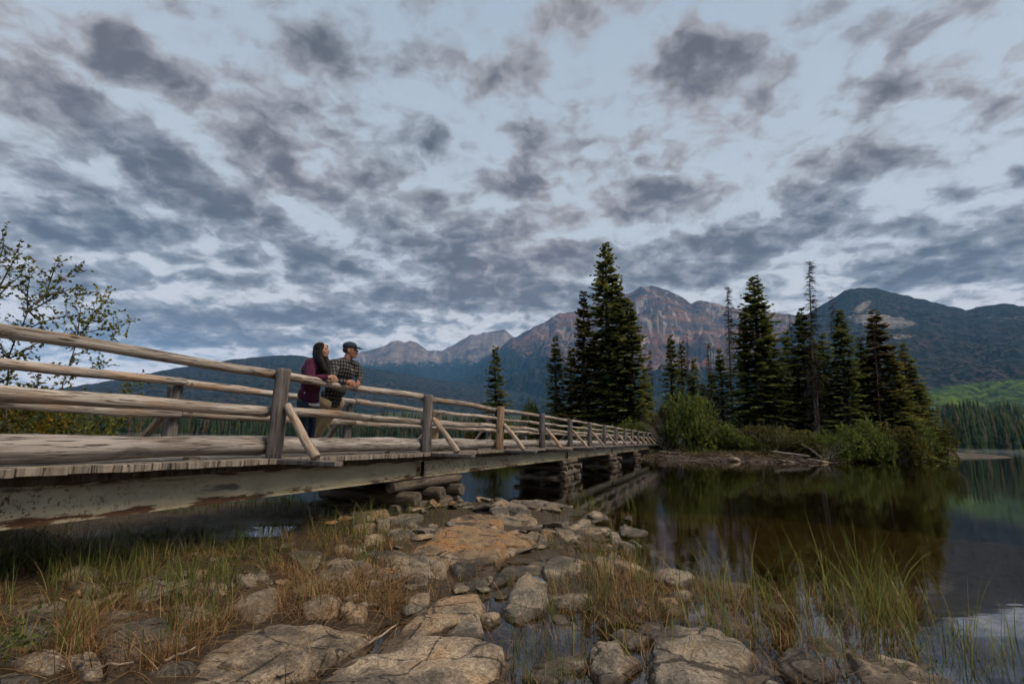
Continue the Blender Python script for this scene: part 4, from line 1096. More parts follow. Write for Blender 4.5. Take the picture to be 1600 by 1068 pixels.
ROCKS = [
 (C6((0,835),(60,800),(200,760),(330,745),(430,700),(520,672),(640,672),(760,690),(830,720),(850,780),(830,840),(760,900),(700,1000),(-60,1000)), .17, K_TAN, (-.02, .05), .045, 'broad pale flat slab at the bottom centre, largest of the rocks'),
 (C6((215,725),(230,700),(340,650),(440,580),(560,510),(660,483),(740,490),(765,540),(740,575),(640,605),(520,640),(430,690),(330,735),(250,745)), .16, K_TAN, (.03, .02), .05, 'long narrow tan slab lying just behind the largest slab'),
 (C5((790,860),(850,790),(950,690),(1090,610),(1300,575),(1600,570),(1740,560),(1750,590),(1680,640),(1650,665),(1480,740),(1330,790),(1180,830),(1000,920),(770,920)), .19, K_TAN, (-.03, .04), .05, 'wide sloping pale slab at the bottom left of centre with a dark wet edge'),
 (C6((370,300),(480,240),(560,200),(640,190),(770,180),(850,195),(960,195),(1010,215),(960,245),(880,260),(830,310),(760,340),(640,330),(500,325),(400,340)), .30, K_RUST, (0, .03), .08, 'large rust-orange humped boulder in the middle of the spit'),
 (C6((1030,360),(1060,335),(1130,320),(1210,320),(1220,370),(1180,395),(1090,410),(1040,400)), .14, K_GREY, (0, .05), .03, 'smooth grey oval rock right of the rust-orange boulder'),
 (C6((835,530),(880,460),(950,375),(1050,430),(1050,470),(1060,500),(1040,540),(900,570)), .17, K_GREY, (0, .06), .05, 'pointed triangular grey rock at the edge of the central pool'),
 (C6((1050,545),(1100,545),(1155,600),(1130,630),(1080,600)), .08, K_TAN, (0, 0), .03, 'small pale wedge of rock standing in the central pool'),
 (C6((570,660),(640,600),(740,585),(760,650),(700,675),(620,675)), .13, K_GREY, (0, .03), .04, 'squat rock wedged between the long slab and the largest slab'),
 (C6((720,580),(800,555),(840,560),(840,585),(780,610),(740,600)), .11, K_TAN, (0, 0), .03, 'small flat pale stone at the tip of the long narrow slab'),
 (C6((400,520),(450,490),(510,485),(510,530),(460,550),(400,550)), .14, K_TAN, (0, 0), .04, 'small square pale stone above the long narrow slab'),
 (C6((190,230),(230,210),(300,225),(310,255),(250,265),(200,255)), .22, K_TAN, (0, 0), .05, 'rounded pale boulder below the nearest log pier'),
 (C6((-20,390),(60,375),(140,400),(180,420),(100,450),(-20,460)), .17, K_GREY, (0, 0), .05, 'low grey rock in dry grass left of the rust-orange boulder'),
 (C6((440,350),(520,320),(580,325),(590,370),(480,385)), .15, K_GREY, (0, 0), .04, 'dull grey stone touching the front of the rust-orange boulder'),
 (C6((490,385),(560,360),(590,395),(570,420),(500,420)), .13, K_TAN, (0, 0), .04, 'pale lumpy stone in front of the dull grey one'),
 (C6((390,365),(440,365),(490,395),(450,410),(400,405)), .13, K_TAN, (0, 0), .04, 'small pale stone left of the pale lumpy stone'),
 (C6((600,360),(700,320),(735,350),(700,400),(630,400)), .16, K_DARK, (0, 0), .06, 'dark knobbly rock below the right half of the rust-orange boulder'),
 (C6((750,420),(850,370),(920,340),(990,330),(990,360),(900,400),(800,440)), .12, K_DARK, (0, 0), .05, 'dark low rock running up to the smooth grey oval'),
 (C6((560,180),(600,155),(700,130),(780,110),(850,150),(850,180),(760,185),(680,190)), .27, K_RUST, (0, .02), .06, 'brown boulder behind the rust-orange humped one'),
 (C6((770,95),(830,85),(880,110),(870,130),(800,125)), .24, K_GREY, (0, 0), .05, 'grey stone on the crest of the spit by the water'),
 (C6((880,60),(960,45),(1030,60),(1140,75),(1100,90),(960,95),(900,80)), .22, K_GREY, (0, 0), .05, 'flat grey slab at the far water edge of the spit'),
 (C6((820,80),(900,70),(980,110),(960,125),(880,110)), .24, K_GREY, (0, 0), .06, 'sloping grey slab in front of the far flat slab'),
 (C6((900,140),(960,132),(1010,150),(1000,165),(920,160)), .19, K_TAN, (0, 0), .04, 'small tan stone right of the brown boulder'),
 (C6((1060,165),(1120,165),(1200,220),(1190,245),(1110,230)), .16, K_GREY, (0, 0), .05, 'grey leaning slab among grass right of the spit crest'),
 (C6((1180,190),(1280,170),(1350,190),(1300,210),(1200,210)), .12, K_TAN, (0, 0), .04, 'thin pale slab beside the leaning grey slab'),
 (C6((1380,160),(1410,147),(1520,190),(1480,205),(1390,200)), .15, K_GREY, (0, 0), .05, 'pointed grey rock at the right water edge of the spit'),
 (C6((1340,210),(1380,205),(1400,240),(1350,250)), .10, K_GREY, (0, 0), .04, 'small grey stone below the pointed grey rock'),
 (C6((1380,255),(1430,235),(1460,270),(1420,285)), .10, K_TAN, (0, 0), .04, 'small upright tan stone near the pointed grey rock'),
 (C6((1420,225),(1500,262),(1490,272),(1440,245)), .08, K_GREY, (0, 0), .03, 'narrow sliver of rock reaching into the lake'),
 (C6((1235,760),(1260,700),(1380,690),(1400,720),(1420,770),(1380,830),(1300,850),(1250,800)), .17, K_GREY, (0, .03), .08, 'rough grey block standing right of the central pool'),
 (C6((1380,740),(1480,760),(1500,790),(1400,860),(1290,880)), .10, K_TAN, (0, .02), .05, 'tan shelf of rock against the rough grey block'),
 (C7((20,610),(110,600),(250,620),(400,660),(490,710),(470,730),(440,760),(430,820),(400,900),(60,900),(40,780),(50,680)), .17, K_GREY, (-.04, .05), .05, 'big grey slab right of the rough block with grass in front'),
 (C7((565,755),(610,700),(680,715),(800,770),(810,800),(740,820),(600,800)), .13, K_DARK, (0, 0), .06, 'dark wet rock in shallow water right of the big grey slab'),
 (C7((860,710),(960,720),(1130,750),(1350,830),(1430,900),(960,900),(900,790)), .13, K_TAN, (-.05, .03), .05, 'long tan slab dipping into the water at the bottom right'),
 (C7((490,850),(530,815),(590,815),(640,870),(640,930),(490,930)), .12, K_GREY, (0, 0), .05, 'small rock cut by the bottom edge right of the big grey slab'),
 (C7((760,900),(800,845),(860,850),(890,900),(860,930),(780,930)), .09, K_TAN, (0, 0), .05, 'small tan rock at the bottom edge left of the dipping slab'),
 (C7((10,400),(70,385),(200,395),(235,415),(150,440),(100,430)), .14, K_GREY, (0, 0), .06, 'low grey rock among dry tufts near the lake'),
 (C7((60,510),(100,495),(160,510),(180,550),(120,560)), .12, K_RUST, (0, 0), .05, 'brown stone behind the big grey slab'),
 (C7((170,295),(280,285),(370,285),(360,300),(260,312)), .055, K_TAN, (0, 0), .02, 'flat pale stone just breaking the lake surface'),
 (C7((80,322),(130,328),(230,350),(160,352)), .04, K_TAN, (0, 0), .015, 'thin sliver of stone at the lake surface left of the flat one'),
 (C7((525,375),(570,372),(568,390),(530,388)), .05, K_GREY, (0, 0), .02, 'tiny grey stone in the lake among reeds'),
 (C7((745,400),(800,402),(782,420),(750,417)), .05, K_TAN, (0, 0), .02, 'tiny pale stone in the lake behind the reeds'),
 (C7((190,208),(245,210),(232,222),(200,219)), .04, K_TAN, (0, 0), .015, 'small stone alone farthest out in the lake'),
 (C7((680,660),(780,650),(840,670),(830,700),(720,720)), .09, K_DARK, (0, 0), .04, 'dark stone under the reeds behind the dipping slab'),
 (C7((520,530),(640,525),(680,550),(560,562)), .07, K_DARK, (0, 0), .04, 'dark low stone at the foot of the tall reeds'),
 (C5((1000,390),(1050,350),(1150,330),(1260,355),(1280,380),(1150,395),(1050,410)), .18, K_GREY, (0, .02), .05, 'low grey rock with grass on it left of centre'),
 (C5((1050,490),(1180,430),(1270,395),(1330,430),(1280,500),(1180,560)), .17, K_GREY, (0, .03), .05, 'slanting grey slab below the low grassy rock'),
 (C5((1320,240),(1420,200),(1500,240),(1480,300),(1400,310)), .2, K_GREY, (0, 0), .06, 'grey boulder beside the small bright puddle under the bridge'),
 (C5((570,440),(690,390),(800,355),(860,370),(780,430),(650,460)), .17, K_GREY, (0, .02), .06, 'grey rock half hidden in grass at the left'),
 (C5((-60,470),(80,430),(180,425),(280,490),(430,490),(460,540),(400,590),(300,560),(-60,545)), .19, K_DARK, (0, .02), .06, 'long dark rock in grass at the left edge'),
 (C5((420,620),(520,590),(700,540),(780,530),(790,600),(730,700),(570,780),(500,790),(440,690)), .22, K_DARK, (-.02, .04), .07, 'dark angular block in dry grass at the lower left'),
 (C5((-60,660),(40,600),(150,560),(250,600),(290,660),(240,720),(60,790),(-60,790)), .2, K_DARK, (0, .03), .07, 'dark rock at the left edge behind the yellow-green sprig'),
 (C5((-60,850),(60,830),(180,845),(200,900),(0,930),(-60,930)), .15, K_DARK, (0, 0), .05, 'dark rock cut by the bottom left corner'),
 (C5((600,130),(700,110),(780,130),(770,160),(650,165)), .24, K_DARK, (0, 0), .06, 'dark boulder in shade under the girder'),
 (C5((830,130),(900,115),(950,130),(930,155),(850,155)), .22, K_DARK, (0, 0), .06, 'second dark boulder under the girder, nearer the puddle'),
 ([(585,812),(600,805),(610,812),(608,825),(590,826)], .26, K_GREY, (0, 0), .06, 'round grey boulder against the nearest log pier'),
 ([(545,800),(562,793),(575,802),(570,815),(550,815)], .25, K_DARK, (0, 0), .06, 'dark boulder left of the nearest log pier'),
 ([(600,830),(625,826),(646,832),(640,842),(610,842)], .22, K_GREY, (0, 0), .05, 'low grey stone in front of the nearest log pier'),
 ([(500,795),(520,790),(535,798),(528,808),(505,808)], .22, K_DARK, (0, 0), .06, 'dark stone in deep shade below the girder joint'),
]
for k, (px, top, mt, tilt, ro, lab) in enumerate(ROCKS):
    rock_from_outline('shore_rock', lab, px, top, mt, tilt, 31 + k * 7, ro, RK)
# flat slabs packed between them
R6 = np.random.default_rng(58)
BIGC = [np.array(px).mean(0) for px, *_ in ROCKS]
for (a, b, n, s0, s1, where) in [((430, 860), (660, 960), 12, 22, 46, 'in dry grass beside the long narrow slab'), ((640, 830), (900, 930), 12, 20, 42, 'at the foot of the rust-orange boulder'),
        ((60, 880), (420, 1050), 18, 26, 60, 'among the grass at the lower left'), ((560, 800), (900, 830), 10, 18, 40, 'on the crest of the spit'), ((880, 860), (1180, 1000), 16, 22, 50, 'among tufts at the right water edge'), ((760, 1000), (960, 1068), 7, 22, 44, 'in the central pool'), ((1150, 980), (1480, 1060), 10, 26, 60, 'in the reedy shallows')]:
    ORD = ['first', 'second', 'third', 'fourth', 'fifth', 'sixth', 'seventh', 'eighth', 'ninth', 'tenth', 'eleventh', 'twelfth', 'thirteenth', 'fourteenth', 'fifteenth', 'sixteenth', 'seventeenth', 'eighteenth']
    spots = sorted((R6.uniform(a[0], b[0]), R6.uniform(a[1], b[1])) for _ in range(n))
    for si, (cx, cy) in enumerate(spots):
        r = R6.uniform(s0, s1); k = R6.integers(5, 8); ph = R6.random() * 6.28; el = R6.uniform(-.3, .3)
        pts = []
        for q in range(k):
            th = ph + 6.283 * (q + R6.uniform(-.25, .25)) / k; rr = r * R6.uniform(.7, 1.1)
            x_, y_ = math.cos(th) * rr, math.sin(th) * rr * .34
            pts.append((cx + x_, cy + y_ - el * x_ * .5))
        g = atz(cx, cy, 0); base_ = gz(g[0], g[1])
        mi = R6.integers(5); mt = [K_GREY, K_TAN, K_GREY, K_DARK, K_TAN][mi]; cn = ['grey', 'tan', 'grey', 'dark', 'tan'][mi]
        rock_from_outline('flat_rock', f'flat {cn} slab {where}, {ORD[si]} from the left', pts, max(base_, -.01) + R6.uniform(.05, .10), mt, (R6.normal(0, .05), R6.normal(.02, .05)), int(R6.integers(1e4)), .04, 'flat slabs ' + where)
# smaller loose stones, alike
def stone_mesh(seed):
    R = np.random.default_rng(seed); bm = bmesh.new(); bmesh.ops.create_icosphere(bm, subdivisions=3, radius=1)
    cuts = [(Vector(R.normal(size=3)).normalized(), R.uniform(.45, .80)) for _ in range(11)]
    for v in bm.verts:
        for (nv, dd_) in cuts:
            q = v.co.dot(nv)
            if q > dd_: v.co -= nv * (q - dd_)
        v.co += v.co.normalized() * (mnoise.noise(v.co * 1.8 + Vector((seed, 0, 0))) * .16 + mnoise.noise(v.co * 5 + Vector((seed, 3, 0))) * .05)
    me = bpy.data.meshes.new('stone'); bm.to_mesh(me); bm.free(); me.polygons.foreach_set('use_smooth', np.ones(len(me.polygons), bool)); return me
ST = []
for k in range(12):
    me = stone_mesh(900 + k); me.materials.append([K_GREY, K_TAN, K_GREY, K_DARK, K_RUST, K_TAN][k % 6]); ST.append(me)
R5 = np.random.default_rng(77); cnt = 0
SPOTS = [((640, 775), (900, 800), 70, 6, 22, 'at the far watery crest of the spit'), ((620, 800), (960, 880), 64, 6, 20, 'around the rust-orange humped boulder'), ((560, 870), (820, 930), 34, 6, 20, 'between the rust-orange boulder and the long narrow slab'), ((860, 800), (1060, 860), 18, 5, 12, 'along the right water edge of the spit'), ((440, 850), (640, 960), 22, 6, 14, 'in the dry grass left of the rust-orange boulder'),
         ((100, 860), (420, 960), 24, 6, 16, 'in the grass under the bridge at the left'), ((960, 880), (1200, 960), 14, 6, 16, 'among the dry tufts behind the big grey slab'), ((640, 980), (1000, 1060), 14, 6, 14, 'around the central pool'), ((480, 785), (640, 830), 26, 6, 16, 'in the shade of the nearest log pier'), ((1150, 960), (1420, 1060), 12, 6, 16, 'in the reedy shallows')]
for (a, b, n, s0, s1, where) in SPOTS:
    for _ in range(n):
        x = R5.uniform(a[0], b[0]); y = R5.uniform(a[1], b[1])
        p = atz(x, y, .06); zb = gz(p[0], p[1])
        if zb < -.08: continue
        r = R5.uniform(s0, s1) * math.hypot(p[0], p[1]) / FPX
        o = bpy.data.objects.new('loose_stone', ST[R5.integers(12)]); COL.objects.link(o)
        o.location = (p[0], p[1], zb + r * .12); o.scale = (r * R5.uniform(.9, 1.6), r * R5.uniform(.7, 1.2), r * R5.uniform(.25, .5)); o.rotation_euler = (R5.uniform(-.3, .3), R5.uniform(-.3, .3), R5.random() * 6.28)
        tag(o, 'small loose stone lying ' + where, 'stone', 'small loose stones ' + where)
# pebbly shore of the island
PB = []
for _ in range(120):
    x = R5.uniform(1015, 1470); y = np.interp(x, [1015, 1200, 1300, 1440, 1480], [714, 719.5, 720, 715, 712]) - R5.uniform(-1, 4)
    p = atz(x, y, .1); zb = gz(p[0], p[1])
    if zb < -.12: continue
    r = R5.uniform(.18, .5)
    o = bpy.data.objects.new('island_stone', ST[R5.integers(12)]); COL.objects.link(o)
    o.location = (p[0], p[1], zb + r * .1); o.scale = (r * 1.2, r, r * .55); o.rotation_euler = (0, 0, R5.random() * 6.28)
    tag(o, 'grey stone on the waterline of the island', 'stone', 'stones along the island waterline')
# driftwood on the island shore and sticks on the spit
def drift(name, label, p0, p1, Y0, Y1, r, mat=W_DEADW, z=.12, group=None, cat='log'):
    a = atY(*p0, Y0); b = atY(*p1, Y1); a[2] = gz(a[0], a[1]) + z; b[2] = gz(b[0], b[1]) + z
    L = float(np.linalg.norm(b - a)); _ls[0] += 1
    me = log_mesh(L, r, r * .6, 10, 8, .05, .06, _ls[0]); o = new_obj(name, me, mat=mat); aim(o, a, b, (0, 0, 0)); tag(o, label, cat, group)
DG = 'driftwood on the island shore'
drift('driftwood_log', 'long bleached log at the island waterline below the right-hand shrubs', (1375, 716), (1445, 714), 44.5, 50, .16, group=DG)
drift('driftwood_log', 'thinner bleached log lying below the long bleached one', (1368, 719), (1432, 718), 43, 46, .10, group=DG)
drift('driftwood_log', 'grey log behind the shore in the middle of the island', (1190, 708), (1265, 714), 45, 43, .14, z=.35, group=DG)
drift('driftwood_log', 'low grey pole along the waterline of the island middle', (1262, 718), (1340, 719), 42.5, 42.5, .08, group=DG)
drift('driftwood_log', 'short log at the island tip', (1440, 716), (1478, 713), 52, 60, .10, group=DG)
drift('driftwood_log', 'brown branch half buried by the island shrubs', (1130, 713), (1190, 712), 45, 46, .10, group=DG)
drift('driftwood_log', 'log on stones beside the bridge end', (1030, 711), (1062, 714), 46, 44, .12, group=DG)
SG = 'dry sticks on the spit'
for k, (a, b, lab) in enumerate([((130, 930), (300, 905), 'long brown stick in grass at the left'), ((90, 948), (150, 955), 'pale straight stick at the left edge'), ((190, 950), (330, 918), 'curved brown stick below the long brown stick'),
        ((255, 1040), (302, 1025), 'short brown stick beside the wide sloping slab'), ((430, 1058), (545, 1012), 'dark stick in the wet gap between the two pale slabs'), ((145, 1052), (205, 1048), 'thin pale stick at the bottom left'),
        ((340, 882), (400, 878), 'pale thin stick near the low grassy rock'), ((575, 1000), (620, 962), 'dark stick beside the long narrow slab'), ((520, 1046), (560, 1030), 'small dark stick against the largest slab')]):
    pa = atz(*a, .08); pb = atz(*b, .08); pa[2] = gz(pa[0], pa[1]) + .05; pb[2] = gz(pb[0], pb[1]) + .05; _ls[0] += 1
    me = log_mesh(float(np.linalg.norm(pb - pa)), .009, .005, 7, 8, .012, .1, _ls[0]); o = new_obj('dry_stick', me, mat=[W_CRIB, W_BRACE][k % 2]); aim(o, pa, pb, (0, 0, 0)); tag(o, lab, 'stick', SG)
# ------------------------------------------------------------------ the two people
def J(x, y, w_):
    """a point of the body seen at (x, y), w_ metres inside the near rail line"""
    r = ray(x, y); q = BO + bn * w_
    return cC + r * (((q - cC) @ bn) / (r @ bn))
fwd = -bn; lat = np.array([bd[0], bd[1], 0.0]); lat /= np.linalg.norm(lat); upv = np.array([0, 0, 1.0])
TMP = bpy.data.scenes.new('workbench')
def _sphere(nu=16, nv=10):
    V = [[0, 0, 1]]; F = []
    for j in range(1, nv):
        for i in range(nu): V.append([math.sin(math.pi * j / nv) * math.cos(2 * math.pi * i / nu), math.sin(math.pi * j / nv) * math.sin(2 * math.pi * i / nu), math.cos(math.pi * j / nv)])
    V.append([0, 0, -1]); last = len(V) - 1
    at = lambda j, i: 1 + (j - 1) * nu + i % nu
    for i in range(nu):
        F.append([0, at(1, i), at(1, i + 1)]); F.append([last, at(nv - 1, i + 1), at(nv - 1, i)])
        for j in range(1, nv - 1): F += [[at(j, i), at(j + 1, i), at(j + 1, i + 1)], [at(j, i), at(j + 1, i + 1), at(j, i + 1)]]
    return np.array(V, float), np.array(F)
SPH_V, SPH_F = _sphere()
class Blob:
    """collects rounded solids and fuses them into one skin"""
    def __init__(s): s.v = []; s.f = []; s.n = 0
    def put(s, V, F):
        s.v.append(V); s.f.append(F + s.n); s.n += len(V)
    def cap(s, a, b, ra, rb, seg=14):
        a = np.array(a, float); b = np.array(b, float); d_ = b - a; L = np.linalg.norm(d_)
        if L > 1e-5:
            M = np.array(Vector(d_).to_track_quat('Z', 'Y').to_matrix())
            th = np.arange(seg) * 2 * np.pi / seg; ring = np.column_stack([np.cos(th), np.sin(th), 0 * th])
            V = np.vstack([ring * ra, ring * rb + [0, 0, L], [[0, 0, 0], [0, 0, L]]]) @ M.T + a
            k = np.arange(seg); k2 = (k + 1) % seg
            F = np.vstack([np.column_stack([k, k2, k2 + seg]), np.column_stack([k, k2 + seg, k + seg]), np.column_stack([k2, k, 0 * k + 2 * seg]), np.column_stack([k + seg, k2 + seg, 0 * k + 2 * seg + 1])])
            s.put(V, F)
        s.put(SPH_V * ra + a, SPH_F); s.put(SPH_V * rb + b, SPH_F)
    def chain(s, pts, rads, seg=14):
        for k in range(len(pts) - 1): s.cap(pts[k], pts[k + 1], rads[k], rads[k + 1], seg)
    def ell(s, c, ax, ay, az_, X=None, Y=None, Z=None):
        X = lat if X is None else X; Y = fwd if Y is None else Y; Z = upv if Z is None else Z
        s.put(SPH_V[:, :1] * ax * np.array(X) + SPH_V[:, 1:2] * ay * np.array(Y) + SPH_V[:, 2:] * az_ * np.array(Z) + np.array(c), SPH_F)
    def build(s, name, mat, parent, voxel=.009, smooth=6, org=None):
        me = mesh_np(name, np.concatenate(s.v), np.concatenate(s.f))
        o = bpy.data.objects.new(name + '_tmp', me); TMP.collection.objects.link(o)
        m = o.modifiers.new('r', 'REMESH'); m.mode = 'VOXEL'; m.voxel_size = voxel; m.use_smooth_shade = True
        if smooth:
            m2 = o.modifiers.new('s', 'SMOOTH'); m2.iterations = smooth; m2.factor = .5
        vl = TMP.view_layers[0]; vl.update(); dg = vl.depsgraph
        me2 = bpy.data.meshes.new_from_object(o.evaluated_get(dg)); me2.name = name
        bpy.data.objects.remove(o)
        org = np.array(org)
        co = np.zeros(len(me2.vertices) * 3, np.float32); me2.vertices.foreach_get('co', co)
        co = co.reshape(-1, 3) - org.astype(np.float32); me2.vertices.foreach_set('co', co.ravel())
        ob = new_obj(name, me2, parent, mat, True)
        return ob
def cloth_mat(name, col, var=.3, rough=.9, nscale=60, sheen=0.0):
    m, t = new_mat(name); tc = t.add('ShaderNodeTexCoord').outputs['Object']
    n = t.noise(tc, nscale, 3, .6); n2 = t.noise(tc, 9, 4, .6); n3 = t.noise(t.mapping(tc, scale=(1, 1, .5)), 22, 3, .6)
    c = t.mix(t.math('ADD', t.math('MULTIPLY', n, .5), t.math('MULTIPLY', n2, .5)), tuple(np.array(col) * (1 - var)), tuple(np.array(col) * (1 + var)))
    b = finish(t, c, rough, bump(t, t.math('ADD', n2, t.math('MULTIPLY', n3, .8)), .6, .03), .15)
    if sheen: b.inputs['Sheen Weight'].default_value = sheen
    return m
M_SKIN = cloth_mat('light_skin', (.42, .235, .17), .08, .55, 40)
M_SKINM = cloth_mat('ruddy_skin', (.40, .19, .13), .08, .55, 40)
M_FLEECE = cloth_mat('plum_fleece', (.062, .012, .036), .25, .95, 120, .1)
M_JEANS = cloth_mat('dark_blue_denim', (.028, .048, .078), .3, .9, 160)
M_KHAKI = cloth_mat('khaki_cotton', (.46, .34, .21), .15, .9, 120)
M_WHITE = cloth_mat('white_cotton', (.62, .60, .58), .08)
M_SHOE = cloth_mat('dark_leather', (.03, .024, .02), .3, .6)
M_CAP = cloth_mat('navy_cap_cloth', (.030, .050, .075), .3, .9, 140)
M_LIP = cloth_mat('lips', (.36, .12, .10), .08, .5)
M_EYE = plain('dark_eye', (.012, .010, .009), .3, .5)
M_BTN = plain('pale_button', (.55, .50, .36), .4, .4)
def mat_hair(name, col):
    m, t = new_mat(name); tc = t.add('ShaderNodeTexCoord').outputs['Object']
    n = t.noise(t.mapping(tc, scale=(70, 70, 4)), 1.0, 4, .6)
    c = t.mix(n, tuple(np.array(col) * .5), tuple(np.array(col) * 1.7)); finish(t, c, .5, bump(t, n, .8, .01), .12); return m
M_HAIR = mat_hair('black_hair', (.011, .009, .009)); M_HAIRM = mat_hair('brown_hair', (.045, .030, .022))
def mat_plaid():
    m, t = new_mat('black_grey_plaid'); tc = t.add('ShaderNodeTexCoord').outputs['Object']
    n = t.noise(tc, 6, 2)
    wv_ = t.add('ShaderNodeVectorMath', operation='ADD', i={0: tc, 1: t.add('ShaderNodeVectorMath', operation='SCALE', i={0: t.noise(tc, 7, 2, out=1), 3: .03}).outputs[0]}).outputs[0]
    def stripe(vec, period, duty):
        dp = t.add('ShaderNodeVectorMath', operation='DOT_PRODUCT', i={0: wv_, 1: vec}).outputs['Value']
        fr = t.math('FRACT', t.math('DIVIDE', dp, period)); return t.maprange(t.math('ABSOLUTE', t.math('SUBTRACT', fr, .5)), duty / 2, duty / 2 + .09, 1, 0)
    v1 = stripe((lat[0] * .85 + fwd[0] * .55, lat[1] * .85 + fwd[1] * .55, 0), .046, .42); v2 = stripe((0, 0, 1.0), .055, .34)
    f = t.math('MULTIPLY', t.math('ADD', v1, v2), .5)
    c = t.ramp(f, [(0, (.014, .014, .016)), (.5, (.045, .043, .044)), (1, (.13, .124, .122))])
    finish(t, c, .9, bump(t, t.noise(tc, 14, 4), .6, .025), .15); return m
M_PLAID = mat_plaid()

def hand(bl, wrist, palm, dirv, side_, curl, size=1.0, seed=0):
    """palm block, four fingers of unequal length with two bends, and a thumb from the side of the palm"""
    dirv = np.array(dirv); dirv /= np.linalg.norm(dirv); side_ = np.array(side_); side_ = side_ - dirv * (side_ @ dirv); side_ /= np.linalg.norm(side_)
    nrm = np.cross(dirv, side_)
    curl = np.array(curl); curl = curl / np.linalg.norm(curl)
    bl.cap(wrist, palm, .026 * size, .032 * size)
    for k, (o, L) in enumerate(zip((-.030, -.010, .010, .029), (.066, .076, .072, .056))):
        a = palm + dirv * .030 * size + side_ * o * size
        b = a + dirv * L * .45 * size + curl * .012 * size
        c = b + (dirv * .45 + curl * .9) * L * .40 * size
        e = c + (dirv * -.25 + curl * .9) * L * .30 * size
        bl.chain([palm + side_ * o * .7 * size, a, b, c, e], [.016 * size, .0115 * size, .0100 * size, .0092 * size, .0080 * size], 10)
    a = palm - side_ * .030 * size - dirv * .012 * size; b = a - side_ * .022 * size + dirv * .026 * size; c = b + dirv * .030 * size + curl * .012 * size
    bl.chain([palm - dirv * .02 * size, a, b, c], [.018 * size, .0145 * size, .0115 * size, .0095 * size], 10)

def head(bl, c, look, up_, s=1.0, male=False):
    look = np.array(look); look /= np.linalg.norm(look); up_ = np.array(up_); up_ = up_ - look * (look @ up_); up_ /= np.linalg.norm(up_)
    rt = np.cross(look, up_)
    E_ = lambda o, a, b, d_: bl.ell(c + rt * o[0] * s + look * o[1] * s + up_ * o[2] * s, a * s, b * s, d_ * s, rt, look, up_)
    E_((0, -.012, .030), .074, .092, .088)                     # skull
    E_((0, .022, -.022), .060, .068, .078)                     # face
    E_((0, .034, -.078), .040 + .006 * male, .046, .034)       # jaw and chin
    E_((0, .080, -.094), .019, .016, .015)                     # chin point
    E_((0, .090, -.020), .0125, .022, .026)                    # nose
    E_((0, .104, -.034), .0135, .0125, .0105)
    E_((0, .077, .022), .046, .016, .012)                      # brow
    for sg in (-1, 1):
        E_((sg * .030, .066, -.028), .022, .022, .020)         # cheek
        E_((sg * .073, -.008, -.012), .009, .020, .031)        # ear
    E_((0, .090, -.060), .024, .011, .011)                     # mouth
    return lambda o: c + rt * o[0] * s + look * o[1] * s + up_ * o[2] * s, rt, look, up_

def small(name, pts_r, mat, parent, org, voxel=.004):
    b = Blob()
    for (p, ax, X) in pts_r: b.ell(p, ax[0], ax[1], ax[2], *X)
    return b.build(name, mat, parent, voxel, 2, org)

def knuckle(a, b, out, bow):
    m = (np.array(a) + np.array(b)) / 2; return m + np.array(out) * bow

def foot(px, w_, z=.09):
    lo, hi = -2.0, 6.0
    for _ in range(40):
        m = (lo + hi) / 2
        if proj(B(m, w_, z))[0] < px: lo = m
        else: hi = m
    return B(m, w_, z)
# ---- man: checked shirt, cap, khaki trousers, leaning on the near rail
def rail_pt(t, w_=.145, dz=0.0):
    return B(t, w_, 1.045 + dz)
mo = B(1.43, 1.0, 0)
hipc = J(516, 624, .62); chest = J(534, 583, .36); sho = J(539, 566, .30); neck0 = J(541, 563, .29); headc = J(547.5, 547.5, .24)
shR = J(521.5, 569, .33); shL = J(555.5, 572, .36)
elR = J(518, 596, .20); haR = J(543, 598.5, .055)
elL = J(562.5, 592, .27); haL = J(559, 601, .06)
hR = J(508, 628, .62); hL = J(527, 629, .70)
kR = J(491.5, 657, .84); kL = J(506, 660, .92)
aR = foot(467, 1.08); aL = foot(482, 1.18)
bl = Blob()
fm, rt, lk, uu_ = head(bl, headc, fwd * .9 + lat * .42 + upv * .0, upv + fwd * .10, 1.06, True)
bl.cap(neck0, headc + upv * -.03, .060, .058)
bl.chain([hipc, chest, neck0], [.10, .12, .06])
bl.chain([neck0, shR], [.05, .05]); bl.chain([neck0, shL], [.05, .05])
bl.chain([shR, elR, haR + (elR - haR) * .18], [.045, .036, .027]); bl.chain([shL, elL, haL + (elL - haL) * .18], [.045, .036, .027])
bl.chain([hipc, hR, kR, aR], [.09, .075, .052, .038]); bl.chain([hipc, hL, kL, aL], [.09, .075, .052, .038])
for a in (aR, aL): bl.cap(a, a + fwd * .12 - upv * .05, .035, .03)
dR = (haR - elR) / np.linalg.norm(haR - elR); dL = (haL - elL) / np.linalg.norm(haL - elL)
hand(bl, haR + (elR - haR) * .18, haR + dR * .015 + upv * .015, dR * .8 + fwd * .35, upv - dR * .3, -upv * .6 + lat * .5 - fwd * .1, 1.10)
hand(bl, haL + (elL - haL) * .18, haL - dR * .01 + upv * .02 + fwd * .02, -lat * .75 + fwd * .5, upv, -upv * .5 - fwd * .6, 1.05)
man = bl.build('person', M_SKINM, None, .0070, 3, mo); man.location = tuple(mo)
tag(man, 'person in a checked shirt, blue cap and khaki trousers leaning on the rail', 'person', 'people on the footbridge')
